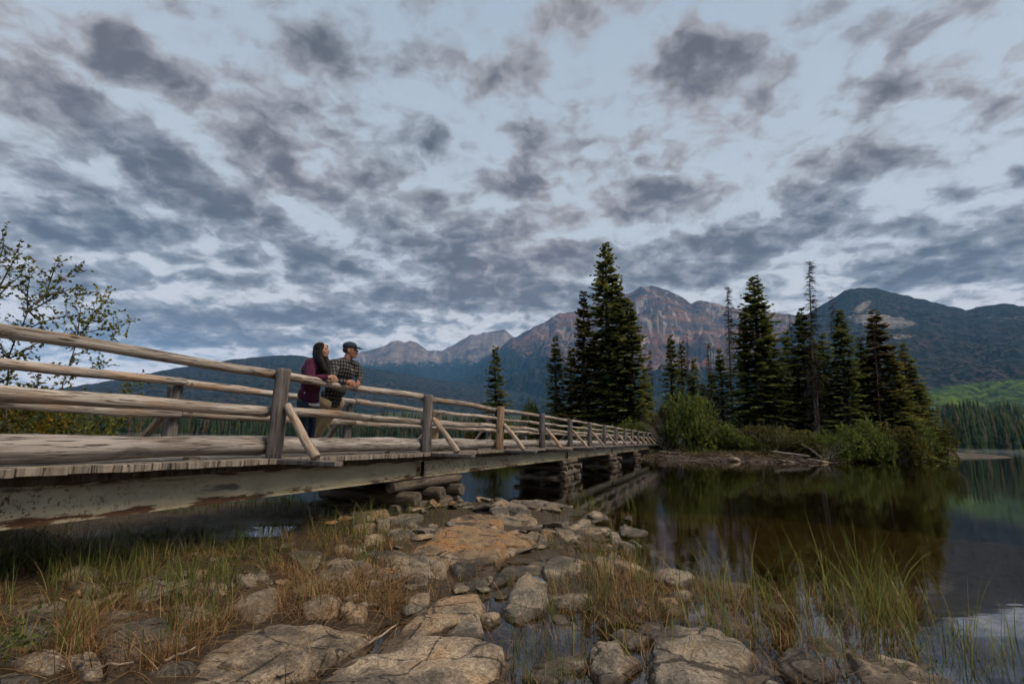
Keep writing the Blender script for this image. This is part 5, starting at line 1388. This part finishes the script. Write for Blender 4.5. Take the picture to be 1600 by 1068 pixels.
# shirt
bl = Blob(); g = .016
tilt_up = (sho - hipc) / np.linalg.norm(sho - hipc); tfw = np.cross(lat, tilt_up); tfw = tfw if tfw @ fwd > 0 else -tfw
mid = hipc + (chest - hipc) * .5
bl.ell(chest + tilt_up * .02, .205, .135, .20, lat, tfw, tilt_up)
bl.ell(mid, .195, .145, .18, lat, tfw, tilt_up)
bl.ell(mid + tfw * .05 - tilt_up * .02, .16, .12, .14, lat, tfw, tilt_up)
bl.ell(hipc + tilt_up * .05, .195, .145, .13, lat, tfw, tilt_up)
bl.ell(hipc - tilt_up * .03 + tfw * .01, .190, .140, .10, lat, tfw, tilt_up)
bl.chain([neck0 - upv * .02, shR], [.075, .078]); bl.chain([neck0 - upv * .02, shL], [.075, .078])
bl.chain([shR, elR + upv * .01], [.082, .062]); bl.chain([elR + upv * .01, elR + (haR - elR) * .78 + upv * .012], [.060, .044])
bl.chain([shL, elL + upv * .01], [.082, .062]); bl.chain([elL + upv * .01, elL + (haL - elL) * .78 + upv * .012], [.060, .044])
bl.chain([chest + lat * -.12, shR], [.11, .08]); bl.chain([chest + lat * .12, shL], [.11, .08])
sh = bl.build('shirt', M_PLAID, man, .010, 5, mo)
bl = Blob()
for sg in (-1, 1):
    bl.chain([neck0 - lat * sg * .045 - fwd * .045 + upv * .03, neck0 - lat * sg * .058 + fwd * .03 + upv * .018, neck0 - lat * sg * .03 + fwd * .085 - upv * .045], [.016, .018, .013], 10)
bl.build('collar', M_PLAID, man, .006, 2, mo)
for nm, q in (('button', J(527, 574.5, .20)), ('button', J(548.5, 578, .20))):
    small(nm, [(q + fwd * .02, (.016, .010, .010), ())], M_BTN, man, mo)
# trousers
bl = Blob()
bl.ell(hipc - tilt_up * .06, .185, .140, .13, lat, tfw, tilt_up); bl.ell(hipc - tilt_up * .10 - tfw * .05, .17, .125, .12, lat, tfw, tilt_up)
for h_, k_, a_ in ((hR, kR, aR), (hL, kL, aL)):
    bl.chain([h_, k_, a_ + upv * .02], [.112, .088, .072])
    bl.cap(k_ + fwd * .01, k_ + (a_ - k_) * .4, .088, .080)
bl.build('trousers', M_KHAKI, man, .010, 5, mo)
for a in (aR, aL):
    bl = Blob(); bl.cap(a - upv * .03 - fwd * .03, a - upv * .03 + fwd * .14, .050, .044); bl.ell(a - upv * .055 + fwd * .06, .045, .14, .03); bl.build('shoe', M_SHOE, man, .010, 3, mo)
# cap, hair, glasses
bl = Blob(); s_ = 1.06
P_ = lambda o: headc + rt * o[0] * s_ + lk * o[1] * s_ + uu_ * o[2] * s_
bl.ell(P_((0, -.012, .066)), .088 * s_, .104 * s_, .066 * s_, rt, lk, uu_); bl.ell(P_((0, -.012, .046)), .087 * s_, .103 * s_, .030 * s_, rt, lk, uu_)
cap_ = bl.build('cap', M_CAP, man, .007, 2, mo)
bl = Blob(); bl.ell(P_((0, .108, .040)), .070 * s_, .072 * s_, .010 * s_, rt, lk * .985 - uu_ * .17, uu_); bl.build('brim', M_CAP, man, .006, 1, mo)
bl = Blob(); bl.ell(P_((0, -.030, .004)), .081 * s_, .084 * s_, .050 * s_, rt, lk, uu_); bl.build('hair', M_HAIRM, man, .007, 2, mo)
bl = Blob()
for sg in (-1, 1):
    c_ = P_((sg * .034, .098, .000)); ring = [c_ + rt * math.cos(a) * .024 + uu_ * math.sin(a) * .018 for a in np.linspace(0, 6.283, 11)]
    bl.chain(ring, [.0032] * 11, 6); bl.cap(P_((sg * .058, .094, .004)), P_((sg * .076, .0, .004)), .003, .003, 6)
bl.cap(P_((-.012, .104, .003)), P_((.012, .104, .003)), .003, .003, 6)
bl.build('glasses', M_IRON, man, .0028, 0, mo)
for sg in (-1, 1): small('eye', [(P_((sg * .032, .078, .0)), (.012, .008, .006), (rt, lk, uu_))], M_EYE, man, mo, .003)
small('mouth', [(P_((0, .099, -.060)), (.022, .005, .005), (rt, lk, uu_))], M_LIP, man, mo, .003)

# ---- woman: plum fleece, long black hair, jeans
wo = B(.78, .85, 0)
hipc = J(482, 622, .52); chest = J(489, 583, .34); sho = J(492, 567, .30); neck0 = J(498, 563, .28); headc = J(503.0, 547.5, .23)
shR = J(484.5, 567, .32); shL = J(505, 568, .42)
elR = J(483.5, 592.5, .22); haR = J(514.5, 589.5, .06)
elL = J(508, 593, .30); haL = J(520, 590, .085)
hR = J(474, 628, .54); hL = J(488, 629, .62)
kR = J(474, 660, .66); kL = J(486, 661, .74)
aR = foot(474, .80); aL = foot(484, .88)
bl = Blob()
fm, rt, lk, uu_ = head(bl, headc, fwd * .94 + lat * .22 + upv * .14, upv - fwd * .08, .98)
bl.cap(neck0, headc - upv * .03, .047, .046)
bl.chain([hipc, chest, neck0], [.09, .10, .05]); bl.chain([neck0, shR], [.04, .04]); bl.chain([neck0, shL], [.04, .04])
bl.chain([shR, elR, haR + (elR - haR) * .18], [.036, .030, .022]); bl.chain([shL, elL, haL + (elL - haL) * .2], [.036, .030, .022])
bl.chain([hipc, hR, kR, aR], [.08, .065, .046, .034]); bl.chain([hipc, hL, kL, aL], [.08, .065, .046, .034])
for a in (aR, aL): bl.cap(a, a + fwd * .10 - upv * .05, .032, .026)
dR = (haR - elR) / np.linalg.norm(haR - elR)
hand(bl, haR + (elR - haR) * .18, haR + dR * .012, dR * .8 + fwd * .35, upv - dR * .2, -upv * .5 + lat * .5, .98)
hand(bl, haL + (elL - haL) * .2, haL + fwd * .012 - upv * .005, -lat * .35 + fwd * .8, upv, -upv * .6 - lat * .3, .95)
woman = bl.build('person', M_SKIN, None, .0070, 3, wo); woman.location = tuple(wo)
tag(woman, 'person with long black hair in a plum jacket and jeans leaning on the rail', 'person', 'people on the footbridge')
tilt_up = (sho - hipc) / np.linalg.norm(sho - hipc); tfw = np.cross(lat, tilt_up); tfw = tfw if tfw @ fwd > 0 else -tfw
mid = hipc + (chest - hipc) * .5
bl = Blob()
bl.ell(chest + tilt_up * .01, .165, .125, .17, lat, tfw, tilt_up); bl.ell(mid, .165, .125, .16, lat, tfw, tilt_up); bl.ell(hipc + tilt_up * .06, .180, .138, .12, lat, tfw, tilt_up); bl.ell(hipc + tilt_up * .01, .186, .143, .085, lat, tfw, tilt_up)
bl.ell(chest - fwd * .05 + upv * .03, .15, .10, .13)
bl.chain([neck0 - upv * .015, shR], [.060, .068]); bl.chain([neck0 - upv * .015, shL], [.060, .062])
bl.chain([shR, elR + upv * .008], [.072, .062]); bl.chain([elR + upv * .008, elR + (haR - elR) * .80 + upv * .008], [.058, .042])
bl.chain([shL, elL], [.066, .056]); bl.chain([elL, elL + (haL - elL) * .75], [.054, .040])
bl.build('jacket', M_FLEECE, woman, .010, 5, wo)
bl = Blob(); bl.ell(hipc - tilt_up * .055 + tfw * .05 + lat * .03, .145, .095, .045, lat, tfw, tilt_up); bl.build('undershirt', M_WHITE, woman, .010, 3, wo)
small('zip_pull', [(J(476, 613.5, .36), (.014, .010, .012), ())], M_WHITE, woman, wo)
bl = Blob(); bl.ell(hipc - tilt_up * .08, .165, .125, .12, lat, tfw, tilt_up)
for h_, k_, a_ in ((hR, kR, aR), (hL, kL, aL)): bl.chain([h_, k_, a_ + upv * .02], [.092, .068, .056])
bl.build('jeans', M_JEANS, woman, .010, 5, wo)
for a in (aR, aL):
    bl = Blob(); bl.cap(a - upv * .03 - fwd * .03, a - upv * .03 + fwd * .12, .044, .038); bl.ell(a - upv * .055 + fwd * .05, .038, .12, .028); bl.build('shoe', M_SHOE, woman, .010, 3, wo)
s_ = .98
P_ = lambda o: headc + rt * o[0] * s_ + lk * o[1] * s_ + uu_ * o[2] * s_
bl = Blob()
bl.ell(P_((0, -.030, .036)), .090, .098, .092, rt, lk, uu_); bl.ell(P_((0, -.055, -.04)), .094, .080, .12, rt, lk, uu_)
for sg in (-1, 1):
    bl.chain([P_((sg * .060, .040, .070)), P_((sg * .080, .020, .0)), P_((sg * .086, .010, -.09)), P_((sg * .080, .03, -.19)), P_((sg * .07, .06, -.30))], [.026, .030, .036, .040, .026], 12)
bl.chain([P_((-.07, -.04, -.05)), P_((-.085, -.02, -.18)), P_((-.07, .03, -.32)), P_((-.05, .055, -.40))], [.055, .058, .048, .020], 12)
bl.chain([P_((.06, -.03, -.06)), P_((.07, .02, -.18)), P_((.05, .06, -.30)), P_((.02, .075, -.37))], [.052, .052, .044, .020], 12)
bl.chain([P_((0, -.06, -.05)), P_((0, -.05, -.20)), P_((0, -.03, -.30))], [.07, .062, .03], 12)
bl.build('hair', M_HAIR, woman, .008, 3, wo)
for sg in (-1, 1): small('eye', [(P_((sg * .030, .082, .0)), (.012, .007, .005), (rt, lk, uu_))], M_EYE, woman, wo, .003)
small('mouth', [(P_((0, .099, -.060)), (.021, .006, .005), (rt, lk, uu_))], M_LIP, woman, wo, .003)

bpy.data.scenes.remove(TMP)
# ------------------------------------------------------------------ grass and reeds
def mat_grass(name, stops):
    m, t = new_mat(name)
    tint = t.add('ShaderNodeAttribute', attribute_name='tint').outputs['Fac']
    c = t.ramp(tint, stops)
    d = t.add('ShaderNodeBsdfPrincipled', i={'Base Color': c, 'Roughness': .6, 'Specular IOR Level': .25})
    tr = t.add('ShaderNodeBsdfTranslucent', i={0: c})
    mx = t.add('ShaderNodeMixShader', i={0: .3, 1: d.outputs[0], 2: tr.outputs[0]})
    t.add('ShaderNodeOutputMaterial', i={0: mx.outputs[0]}); return m
G_GREEN = mat_grass('green_sedge', [(0, (.040, .060, .012)), (.45, (.090, .120, .024)), (.8, (.17, .18, .045)), (1, (.30, .22, .09))])
G_REED = mat_grass('yellow_green_reed', [(0, (.07, .095, .016)), (.45, (.155, .185, .032)), (.8, (.26, .25, .055)), (1, (.38, .26, .09))])
G_DRY = mat_grass('dry_tuft', [(0, (.05, .022, .010)), (.35, (.16, .075, .028)), (.7, (.30, .17, .07)), (1, (.42, .30, .15))])
def blades(base, h, w_, lean, az, curl, segs=5):
    """curved ribbons; base Nx3"""
    n = len(base); s = np.linspace(0, 1, segs + 1)
    dx, dy = np.cos(az), np.sin(az)
    V = np.zeros((n, segs + 1, 2, 3))
    for k, f in enumerate(s):
        out = (lean * f + curl * f ** 2.6) * h
        zz = h * (f - .28 * curl * f ** 3 - .12 * lean * f * f)
        c = base + np.stack([dx * out, dy * out, zz], 1)
        ww = w_ * (1 - f ** 1.6) * .5 + .0004
        wv_ = np.stack([-dy * ww, dx * ww, 0 * ww], 1)
        V[:, k, 0] = c - wv_; V[:, k, 1] = c + wv_
    idx = (np.arange(n) * (segs + 1) * 2)[:, None]
    F = []
    for k in range(segs):
        F.append(np.concatenate([idx + 2 * k, idx + 2 * k + 1, idx + 2 * k + 3, idx + 2 * k + 2], 1))
    return V.reshape(-1, 3), np.concatenate(F, 0).reshape(-1, 4), (segs + 1) * 2
class Sward:
    def __init__(s): s.b = []; s.h = []; s.w = []; s.l = []; s.a = []; s.c = []; s.t = []
    def tuft(s, p, n, h0, h1, spread, width, lean, curl, t0, t1, R):
        k = n
        off = R.normal(0, spread, (k, 2)); x = p[0] + off[:, 0]; y = p[1] + off[:, 1]
        s.b.append(np.stack([x, y, 0 * x], 1)); s.h.append(R.uniform(h0, h1, k) * R.uniform(.6, 1.05, k)); s.w.append(width * R.uniform(.6, 1.3, k))
        s.l.append(np.abs(R.normal(0, lean, k))); s.a.append(R.random(k) * 6.28); s.c.append(np.abs(R.normal(0, curl, k))); s.t.append(R.uniform(t0, t1, k))
    def build(s, name, label, mat):
        b = np.concatenate(s.b); b[:, 2] = ground_h(b[:, 0], b[:, 1]) - .01; V, F, per = blades(b, np.concatenate(s.h), np.concatenate(s.w), np.concatenate(s.l), np.concatenate(s.a), np.concatenate(s.c))
        me = mesh_np(name, V, F); attr_f(me, 'tint', np.repeat(np.concatenate(s.t), per)[:len(me.vertices)])
        o = new_obj(name, me, mat=mat); tag(o, label, 'grass', kind='stuff'); return o
R7 = np.random.default_rng(123)
green, dry, reed = Sward(), Sward(), Sward()
BIGROCK = [np.array(px) for px, *_ in ROCKS if np.ptp(np.array(px)[:, 0]) > 45]
def on_rock(x, y):
    for P in BIGROCK:
        if x < P[:, 0].min() or x > P[:, 0].max() or y < P[:, 1].min() or y > P[:, 1].max(): continue
        c = False
        for k in range(len(P)):
            (x1, y1), (x2, y2) = P[k], P[k - 1]
            if (y1 > y) != (y2 > y) and x < (x2 - x1) * (y - y1) / (y2 - y1) + x1: c = not c
        if c: return True
    return False
def scatter(a, b, n):
    for _ in range(int(n * 1.7)):
        x = R7.uniform(a[0], b[0]); y = R7.uniform(a[1], b[1])
        if not on_rock(x, y): yield atz(x, y, .03)
# left meadow: scattered green sedge over tangled straw
for p in scatter((-60, 835), (430, 940), 140): green.tuft(p, 7, .14, .44, .05, .0058, .28, .35, .1, .9, R7)
for p in scatter((-60, 900), (360, 1060), 90): green.tuft(p, 7, .14, .42, .03, .0050, .3, .35, .1, .95, R7)
for p in scatter((-60, 850), (460, 1068), 170): dry.tuft(p, 11, .05, .18, .05, .0046, 1.0, .6, 0, .85, R7)
for p in scatter((0, 770), (470, 812), 150): green.tuft(p, 10, .12, .35, .08, .008, .25, .3, 0, .9, R7)
for p in scatter((430, 820), (640, 960), 130): dry.tuft(p, 14, .07, .22, .045, .0046, .6, .5, .1, 1, R7)
for p in scatter((430, 800), (640, 900), 65): green.tuft(p, 7, .12, .36, .04, .0058, .22, .3, .1, .9, R7)
for p in scatter((90, 960), (330, 1068), 36): dry.tuft(p, 16, .08, .28, .04, .0044, .5, .45, .2, 1, R7)
# centre
for p in scatter((640, 840), (980, 1068), 80): dry.tuft(p, 12, .06, .20, .03, .0046, .4, .4, 0, 1, R7)
for p in scatter((740, 880), (960, 1068), 45): green.tuft(p, 6, .12, .38, .03, .0035, .2, .3, 0, .8, R7)
for p in scatter((860, 780), (1010, 960), 70): dry.tuft(p, 14, .08, .26, .05, .0050, .4, .45, .1, 1, R7)
for p in scatter((850, 790), (1010, 960), 50): green.tuft(p, 7, .15, .45, .04, .0040, .22, .35, .1, 1, R7)
# right: tall reeds standing in the shallows, with dry bases
for (x, y, n, h) in [(1020, 930, 14, .5), (1060, 960, 16, .55), (1100, 930, 16, .5), (1150, 950, 22, .62), (1165, 990, 18, .6), (1200, 960, 18, .62), (1230, 940, 16, .58), (1270, 960, 20, .62), (1300, 940, 24, .66),
                     (1335, 960, 26, .68), (1370, 950, 26, .68), (1400, 960, 28, .70), (1420, 990, 22, .66), (1455, 970, 18, .6), (1490, 1000, 16, .58), (1520, 1030, 14, .55), (1560, 1040, 14, .5), (1590, 1020, 10, .45),
                     (1250, 1010, 16, .5), (1330, 1020, 14, .5), (1480, 1060, 14, .45), (1120, 1010, 10, .4), (1060, 1030, 8, .4), (980, 1010, 8, .4), (1380, 1040, 10, .45), (1570, 1064, 14, .4)]:
    for _ in range(3):
        p = atz(x + R7.normal(0, 26), y + R7.normal(0, 14), 0)
        reed.tuft(p, int(n * .55), h * .5, h * 1.4, .11, .0062, .24, .46, 0, 1, R7)
        dry.tuft(p, int(n * 1.5), .08, .26, .05, .0045, .45, .5, 0, .9, R7)
for p in scatter((1000, 900), (1450, 1060), 150): dry.tuft(p, 14, .06, .22, .04, .0048, .5, .5, 0, 1, R7)
for p in scatter((880, 765), (1000, 800), 10): reed.tuft(p, 6, .3, .75, .06, .006, .2, .4, .3, 1, R7)
for p in scatter((540, 800), (740, 850), 26): reed.tuft(p, 6, .2, .5, .06, .006, .25, .35, .1, 1, R7)
# fallen straw and matted dead blades over the ground
for p in scatter((-60, 850), (640, 1068), 270): dry.tuft(p, 11, .10, .28, .07, .0040, 2.6, .5, 0, 1, R7)
for p in scatter((560, 800), (1010, 1000), 90): dry.tuft(p, 11, .08, .24, .06, .0042, 2.2, .5, 0, 1, R7)
for p in scatter((960, 900), (1480, 1060), 120): dry.tuft(p, 11, .08, .24, .06, .0044, 2.0, .5, 0, 1, R7)
for p in scatter((-60, 830), (470, 960), 60): green.tuft(p, 5, .18, .5, .06, .0044, .5, .7, .2, 1, R7)
for p in scatter((480, 810), (1000, 1000), 50): green.tuft(p, 5, .16, .45, .05, .0044, .4, .6, .2, 1, R7)
# around the island's foot
for _ in range(260):
    x = R7.uniform(1012, 1490); y = np.interp(x, [1015, 1200, 1300, 1440, 1490], [708, 712, 712, 709, 708])
    p = atz(x, y + R7.uniform(-2, 3), .3)
    if x > 1380 or R7.random() < .5: dry.tuft(p, 26, .25, .7, .35, .03, .3, .3, .3, 1, R7)
    green.tuft(p, 20, .25, .8, .35, .03, .3, .3, .4, 1, R7)
green.build('green_grass', 'green sedge growing between the rocks and on the banks', G_GREEN)
dry.build('dry_grass', 'brown and straw-coloured dry grass between the rocks', G_DRY)
reed.build('reeds', 'tall thin green reeds standing in the shallow water', G_REED)
# ------------------------------------------------------------------ sapling and bushes on the bank behind the bridge's near end
def leaf_quads(P, D_, L, W, R):
    return rhombs(P, D_, L, W, R)
def twig_tree(name, label, Y, stems, R, leaf, mat, cat='tree', leafs=7, twig=(.18, .5), per=.10, base_z=None, droop=.0, rad=.02, group=None):
    """stems: polylines as measured directions at distance Y; twigs and leaves grow along them"""
    root_p = atY(*stems[0][0], Y); zb = gz(root_p[0], Y) if base_z is None else base_z
    root = empty(name, (root_p[0], Y, zb)); off = np.array([root_p[0], Y, zb])
    A = []; Bq = []; r0 = []; r1 = []; LP = []; LD = []
    for si, st in enumerate(stems):
        pts = np.array([atY(x, y, Y + R.normal(0, .12) + (k * .05)) for k, (x, y) in enumerate(st)]) - off
        if si == 0: pts = np.vstack([[0, 0, -.1], pts])
        else:                                   # every limb springs from wood already there
            E_ = np.array(Bq); k0 = np.argmin(((E_ - pts[0]) ** 2).sum(1)); pts = np.vstack([E_[k0], pts])
        tot = len(pts) - 1
        for k in range(tot):
            f0, f1 = k / tot, (k + 1) / tot
            nn = 3
            for q in range(nn):
                a = pts[k] + (pts[k + 1] - pts[k]) * q / nn; b = pts[k] + (pts[k + 1] - pts[k]) * (q + 1) / nn
                g0 = f0 + (f1 - f0) * q / nn; g1 = f0 + (f1 - f0) * (q + 1) / nn
                A.append(a); Bq.append(b); r0.append(rad * (1 - .8 * g0)); r1.append(rad * (1 - .8 * g1))
            seg = np.linalg.norm(pts[k + 1] - pts[k]); axis = (pts[k + 1] - pts[k]) / (seg + 1e-9)
            ntw = max(1, int(seg / per))
            for _ in range(ntw):
                if f1 < .3 and R.random() < .75: continue
                o = pts[k] + (pts[k + 1] - pts[k]) * R.random()
                dv = axis * .6 + R.normal(0, .6, 3) + np.array([0, 0, .15 - droop]); dv /= np.linalg.norm(dv)
                L = R.uniform(*twig)
                p = o
                for q in range(3):
                    e = p + dv * L / 3; A.append(p); Bq.append(e); r0.append(.0038 - .0008 * q); r1.append(.003 - .0008 * q)
                    for _ in range(max(1, leafs // 3)):
                        lp = p + (e - p) * R.random(); ld = dv * .5 + R.normal(0, .6, 3) + np.array([0, 0, -.15]); LP.append(lp); LD.append(ld)
                    p = e; dv = dv + R.normal(0, .22, 3) + np.array([0, 0, -.05]); dv /= np.linalg.norm(dv)
                for _ in range(2): LP.append(p); LD.append(dv + R.normal(0, .5, 3))
    st = sticks_mesh('branches', np.array(A), np.array(Bq), np.array(r0), np.array(r1), R.random(len(A)))
    new_obj('branches', st, root, W_BARK)
    LP = np.array(LP); LD = np.array(LD); LD /= np.linalg.norm(LD, axis=1)[:, None]; n = len(LP)
    cr = quads_mesh('leaves', leaf_quads(LP, LD, leaf * R.uniform(.6, 1.25, n), leaf * .40 * R.uniform(.7, 1.3, n), R), R.random(n))
    new_obj('leaves', cr, root, mat)
    tag(root, label, cat, group); return root
R8 = np.random.default_rng(31)
twig_tree('sapling', 'slender leafy sapling at the left edge behind the bridge rails', 8.2,
    [[(8, 690), (12, 600), (15, 554), (24, 530), (32, 515), (46, 481), (71, 461), (93, 440), (121, 416)],
     [(44, 485), (43, 465), (43, 451), (46, 436), (55, 420)], [(-14, 520), (0, 459), (13, 446), (32, 431), (38, 410)], [(40, 490), (62, 478), (86, 462), (108, 452), (126, 448)],
     [(-20, 470), (-8, 420), (6, 385), (4, 365)], [(28, 522), (60, 505), (84, 498), (110, 492)], [(-10, 600), (-20, 520), (-14, 440), (-6, 392)], [(70, 462), (78, 440), (84, 422), (96, 405)], [(-4, 455), (14, 420), (26, 400), (14, 385)],
     [(15, 560), (40, 545), (70, 530), (96, 525)], [(15, 556), (-4, 540), (-20, 530)]],
    R8, .058, L_BIRCH, per=.065, leafs=10, twig=(.12, .36), rad=.020)
twig_tree('sapling', 'smaller leafy sapling right of the first, topped by a drooping spray', 8.6,
    [[(84, 690), (98, 600), (112, 558), (121, 532), (127, 519), (151, 489), (160, 470), (166, 452)], [(121, 528), (124, 500), (126, 482), (130, 468)], [(128, 520), (164, 513), (190, 507), (212, 499)],
     [(115, 555), (140, 545), (165, 540), (178, 525)], [(127, 520), (140, 505), (158, 500), (175, 488)], [(100, 600), (120, 585), (150, 572), (165, 560)], [(150, 490), (146, 476), (154, 464)]],
    R8, .056, L_BIRCH, per=.065, leafs=10, twig=(.10, .30), rad=.014)
twig_tree('bank_bush', 'yellow-leaved bush at the left edge seen between the rails', 7.6,
    [[(20, 695), (30, 660), (46, 625), (60, 600)], [(10, 690), (5, 650), (12, 615)], [(30, 690), (70, 655), (92, 625)], [(0, 690), (-20, 650), (-30, 620)], [(40, 690), (90, 668), (120, 650)], [(25, 690), (20, 640), (34, 606)]],
    R8, .055, L_YELLOW, 'bush', per=.035, leafs=10, twig=(.12, .30), rad=.014)
twig_tree('bank_bush', 'green bush with bare forked twigs left of the rear bridge post', 8.4,
    [[(130, 695), (150, 665), (172, 640), (190, 615), (232, 592)], [(135, 690), (120, 650), (116, 618)], [(150, 690), (190, 655), (215, 640)], [(128, 692), (100, 660), (90, 630)], [(145, 692), (170, 660), (180, 640), (205, 612)], [(110, 690), (80, 650), (70, 615)]],
    R8, .058, L_BIRCH, 'bush', per=.055, leafs=8, twig=(.12, .32), rad=.016)
twig_tree('bank_bush', 'dark green bush low behind the near bridge logs', 9.2,
    [[(60, 700), (62, 660), (70, 630)], [(50, 700), (30, 665), (24, 635)], [(70, 700), (100, 665), (112, 640)], [(60, 700), (84, 660), (92, 632)], [(160, 700), (168, 675), (180, 655)], [(0, 700), (-10, 660), (0, 630)]],
    R8, .060, L_BIRCH, 'bush', per=.03, leafs=10, twig=(.15, .4), rad=.014)
# small sprig by the camera at the lower left
twig_tree('leafy_sprig', 'small yellow-green leafy sprig at the lower left corner', 2.75,
    [[(-6, 1040), (10, 1000), (30, 978), (52, 965)], [(5, 1010), (36, 1000), (62, 995), (84, 985)], [(-10, 1020), (14, 990), (18, 968)]],
    R8, .026, L_SHRUB, 'plant', per=.035, leafs=5, twig=(.03, .08), rad=.0028, base_z=.02)

# ------------------------------------------------------------------ far forest, one mass
def far_forest():
    R = np.random.default_rng(41); V = []; T = []; Fq = []
    n = 5200
    side_ = R.random(n) < .62
    az = np.where(side_, R.uniform(-58, 4, n), R.uniform(33, 60, n))
    s = 3 + np.where(side_, 170, 330) * R.random(n) ** 1.7
    azr = np.radians(az); r = shore_r(azr) + s
    x = r * np.sin(azr); y = r * np.cos(azr); z = ground_h(x, y) - .5
    h = R.uniform(9, 19, n) * np.where(az > 30, 1.35, 1.0) * np.clip(.55 + s / 40, .55, 1); w_ = h * R.uniform(.11, .17, n)
    h *= np.where(R.random(n) < .12, .55, 1)
    kind = R.random(n)
    sides = 6
    verts = []; faces = []; tint = []
    base_i = 0
    for k in range(4):
        z0 = z + h * (.06 + .22 * k); z1 = z + h * np.minimum(1.0, .06 + .22 * k + .42)
        rr = w_ * (1 - .22 * k)
        ring = []
        ph = R.random(n) * 6.28
        for a in range(sides):
            th = ph + 6.2832 * a / sides; q = rr * R.uniform(.6, 1.25, n)
            ring.append(np.stack([x + q * np.cos(th), y + q * np.sin(th), z0 - rr * R.uniform(.0, .5, n)], 1))
        tip = np.stack([x + R.normal(0, .1, n), y, z1], 1)
        P = np.stack(ring + [tip], 1)              # n x 7 x 3
        verts.append(P.reshape(-1, 3))
        i0 = base_i + np.arange(n) * (sides + 1)
        for a in range(sides):
            faces.append(np.stack([i0 + a, i0 + (a + 1) % sides, i0 + sides], 1))
        tint.append(np.repeat(np.clip(.15 + kind * .7, 0, 1), sides + 1))
        base_i += n * (sides + 1)
    me = mesh_np('far_forest', np.concatenate(verts), np.concatenate(faces)); attr_f(me, 'tint', np.concatenate(tint))
    m, t = new_mat('far_conifers')
    ti = t.add('ShaderNodeAttribute', attribute_name='tint').outputs['Fac']
    c = t.ramp(ti, [(.15, (.014, .026, .014)), (.55, (.026, .042, .020)), (.70, (.045, .055, .022)), (.80, (.060, .042, .034)), (.9, (.030, .045, .022))])
    finish(t, c, .95, None, .05)
    o = new_obj('far_forest', me, mat=m); tag(o, 'dense conifer forest along the far lake shore', 'forest', kind='stuff')
far_forest()
# ------------------------------------------------------------------ air
hz, t = new_mat('pale_air')
vol = t.add('ShaderNodeVolumePrincipled', i={'Color': (.20, .52, 1.0, 1), 'Density': 4.8e-5, 'Anisotropy': 0.0})
t.add('ShaderNodeOutputMaterial', i={1: vol.outputs[0]})
bm = bmesh.new(); bmesh.ops.create_cube(bm, size=1.0)
for v in bm.verts:
    v.co = Vector((v.co.x * 27000, v.co.y * 27000, (-12.0 if v.co.z < 0 else 2200.0)))
me = bpy.data.meshes.new('haze'); bm.to_mesh(me); bm.free()
haze = new_obj('haze', me, mat=hz)
tag(haze, 'thin blue morning air over the valley', 'haze', kind='stuff')

# thin mist lying on the water along the far shores
ms, t = new_mat('lake_mist')
vol = t.add('ShaderNodeVolumePrincipled', i={'Color': (.9, .93, 1.0, 1), 'Density': 6.0e-4, 'Anisotropy': 0.0})
t.add('ShaderNodeOutputMaterial', i={1: vol.outputs[0]})
for lab, x0, x1, y0, y1 in (('pale mist on the lake before the far shore beyond the island', 150, 520, 190, 420), ('pale mist on the lake along the shore behind the bridge', -420, 40, 240, 430)):
    bm = bmesh.new(); bmesh.ops.create_cube(bm, size=1.0)
    for v in bm.verts: v.co = Vector((x0 if v.co.x < 0 else x1, y0 if v.co.y < 0 else y1, .05 if v.co.z < 0 else 1.5))
    me = bpy.data.meshes.new('mist'); bm.to_mesh(me); bm.free()
    tag(new_obj('mist', me, mat=ms), lab, 'mist', kind='stuff')
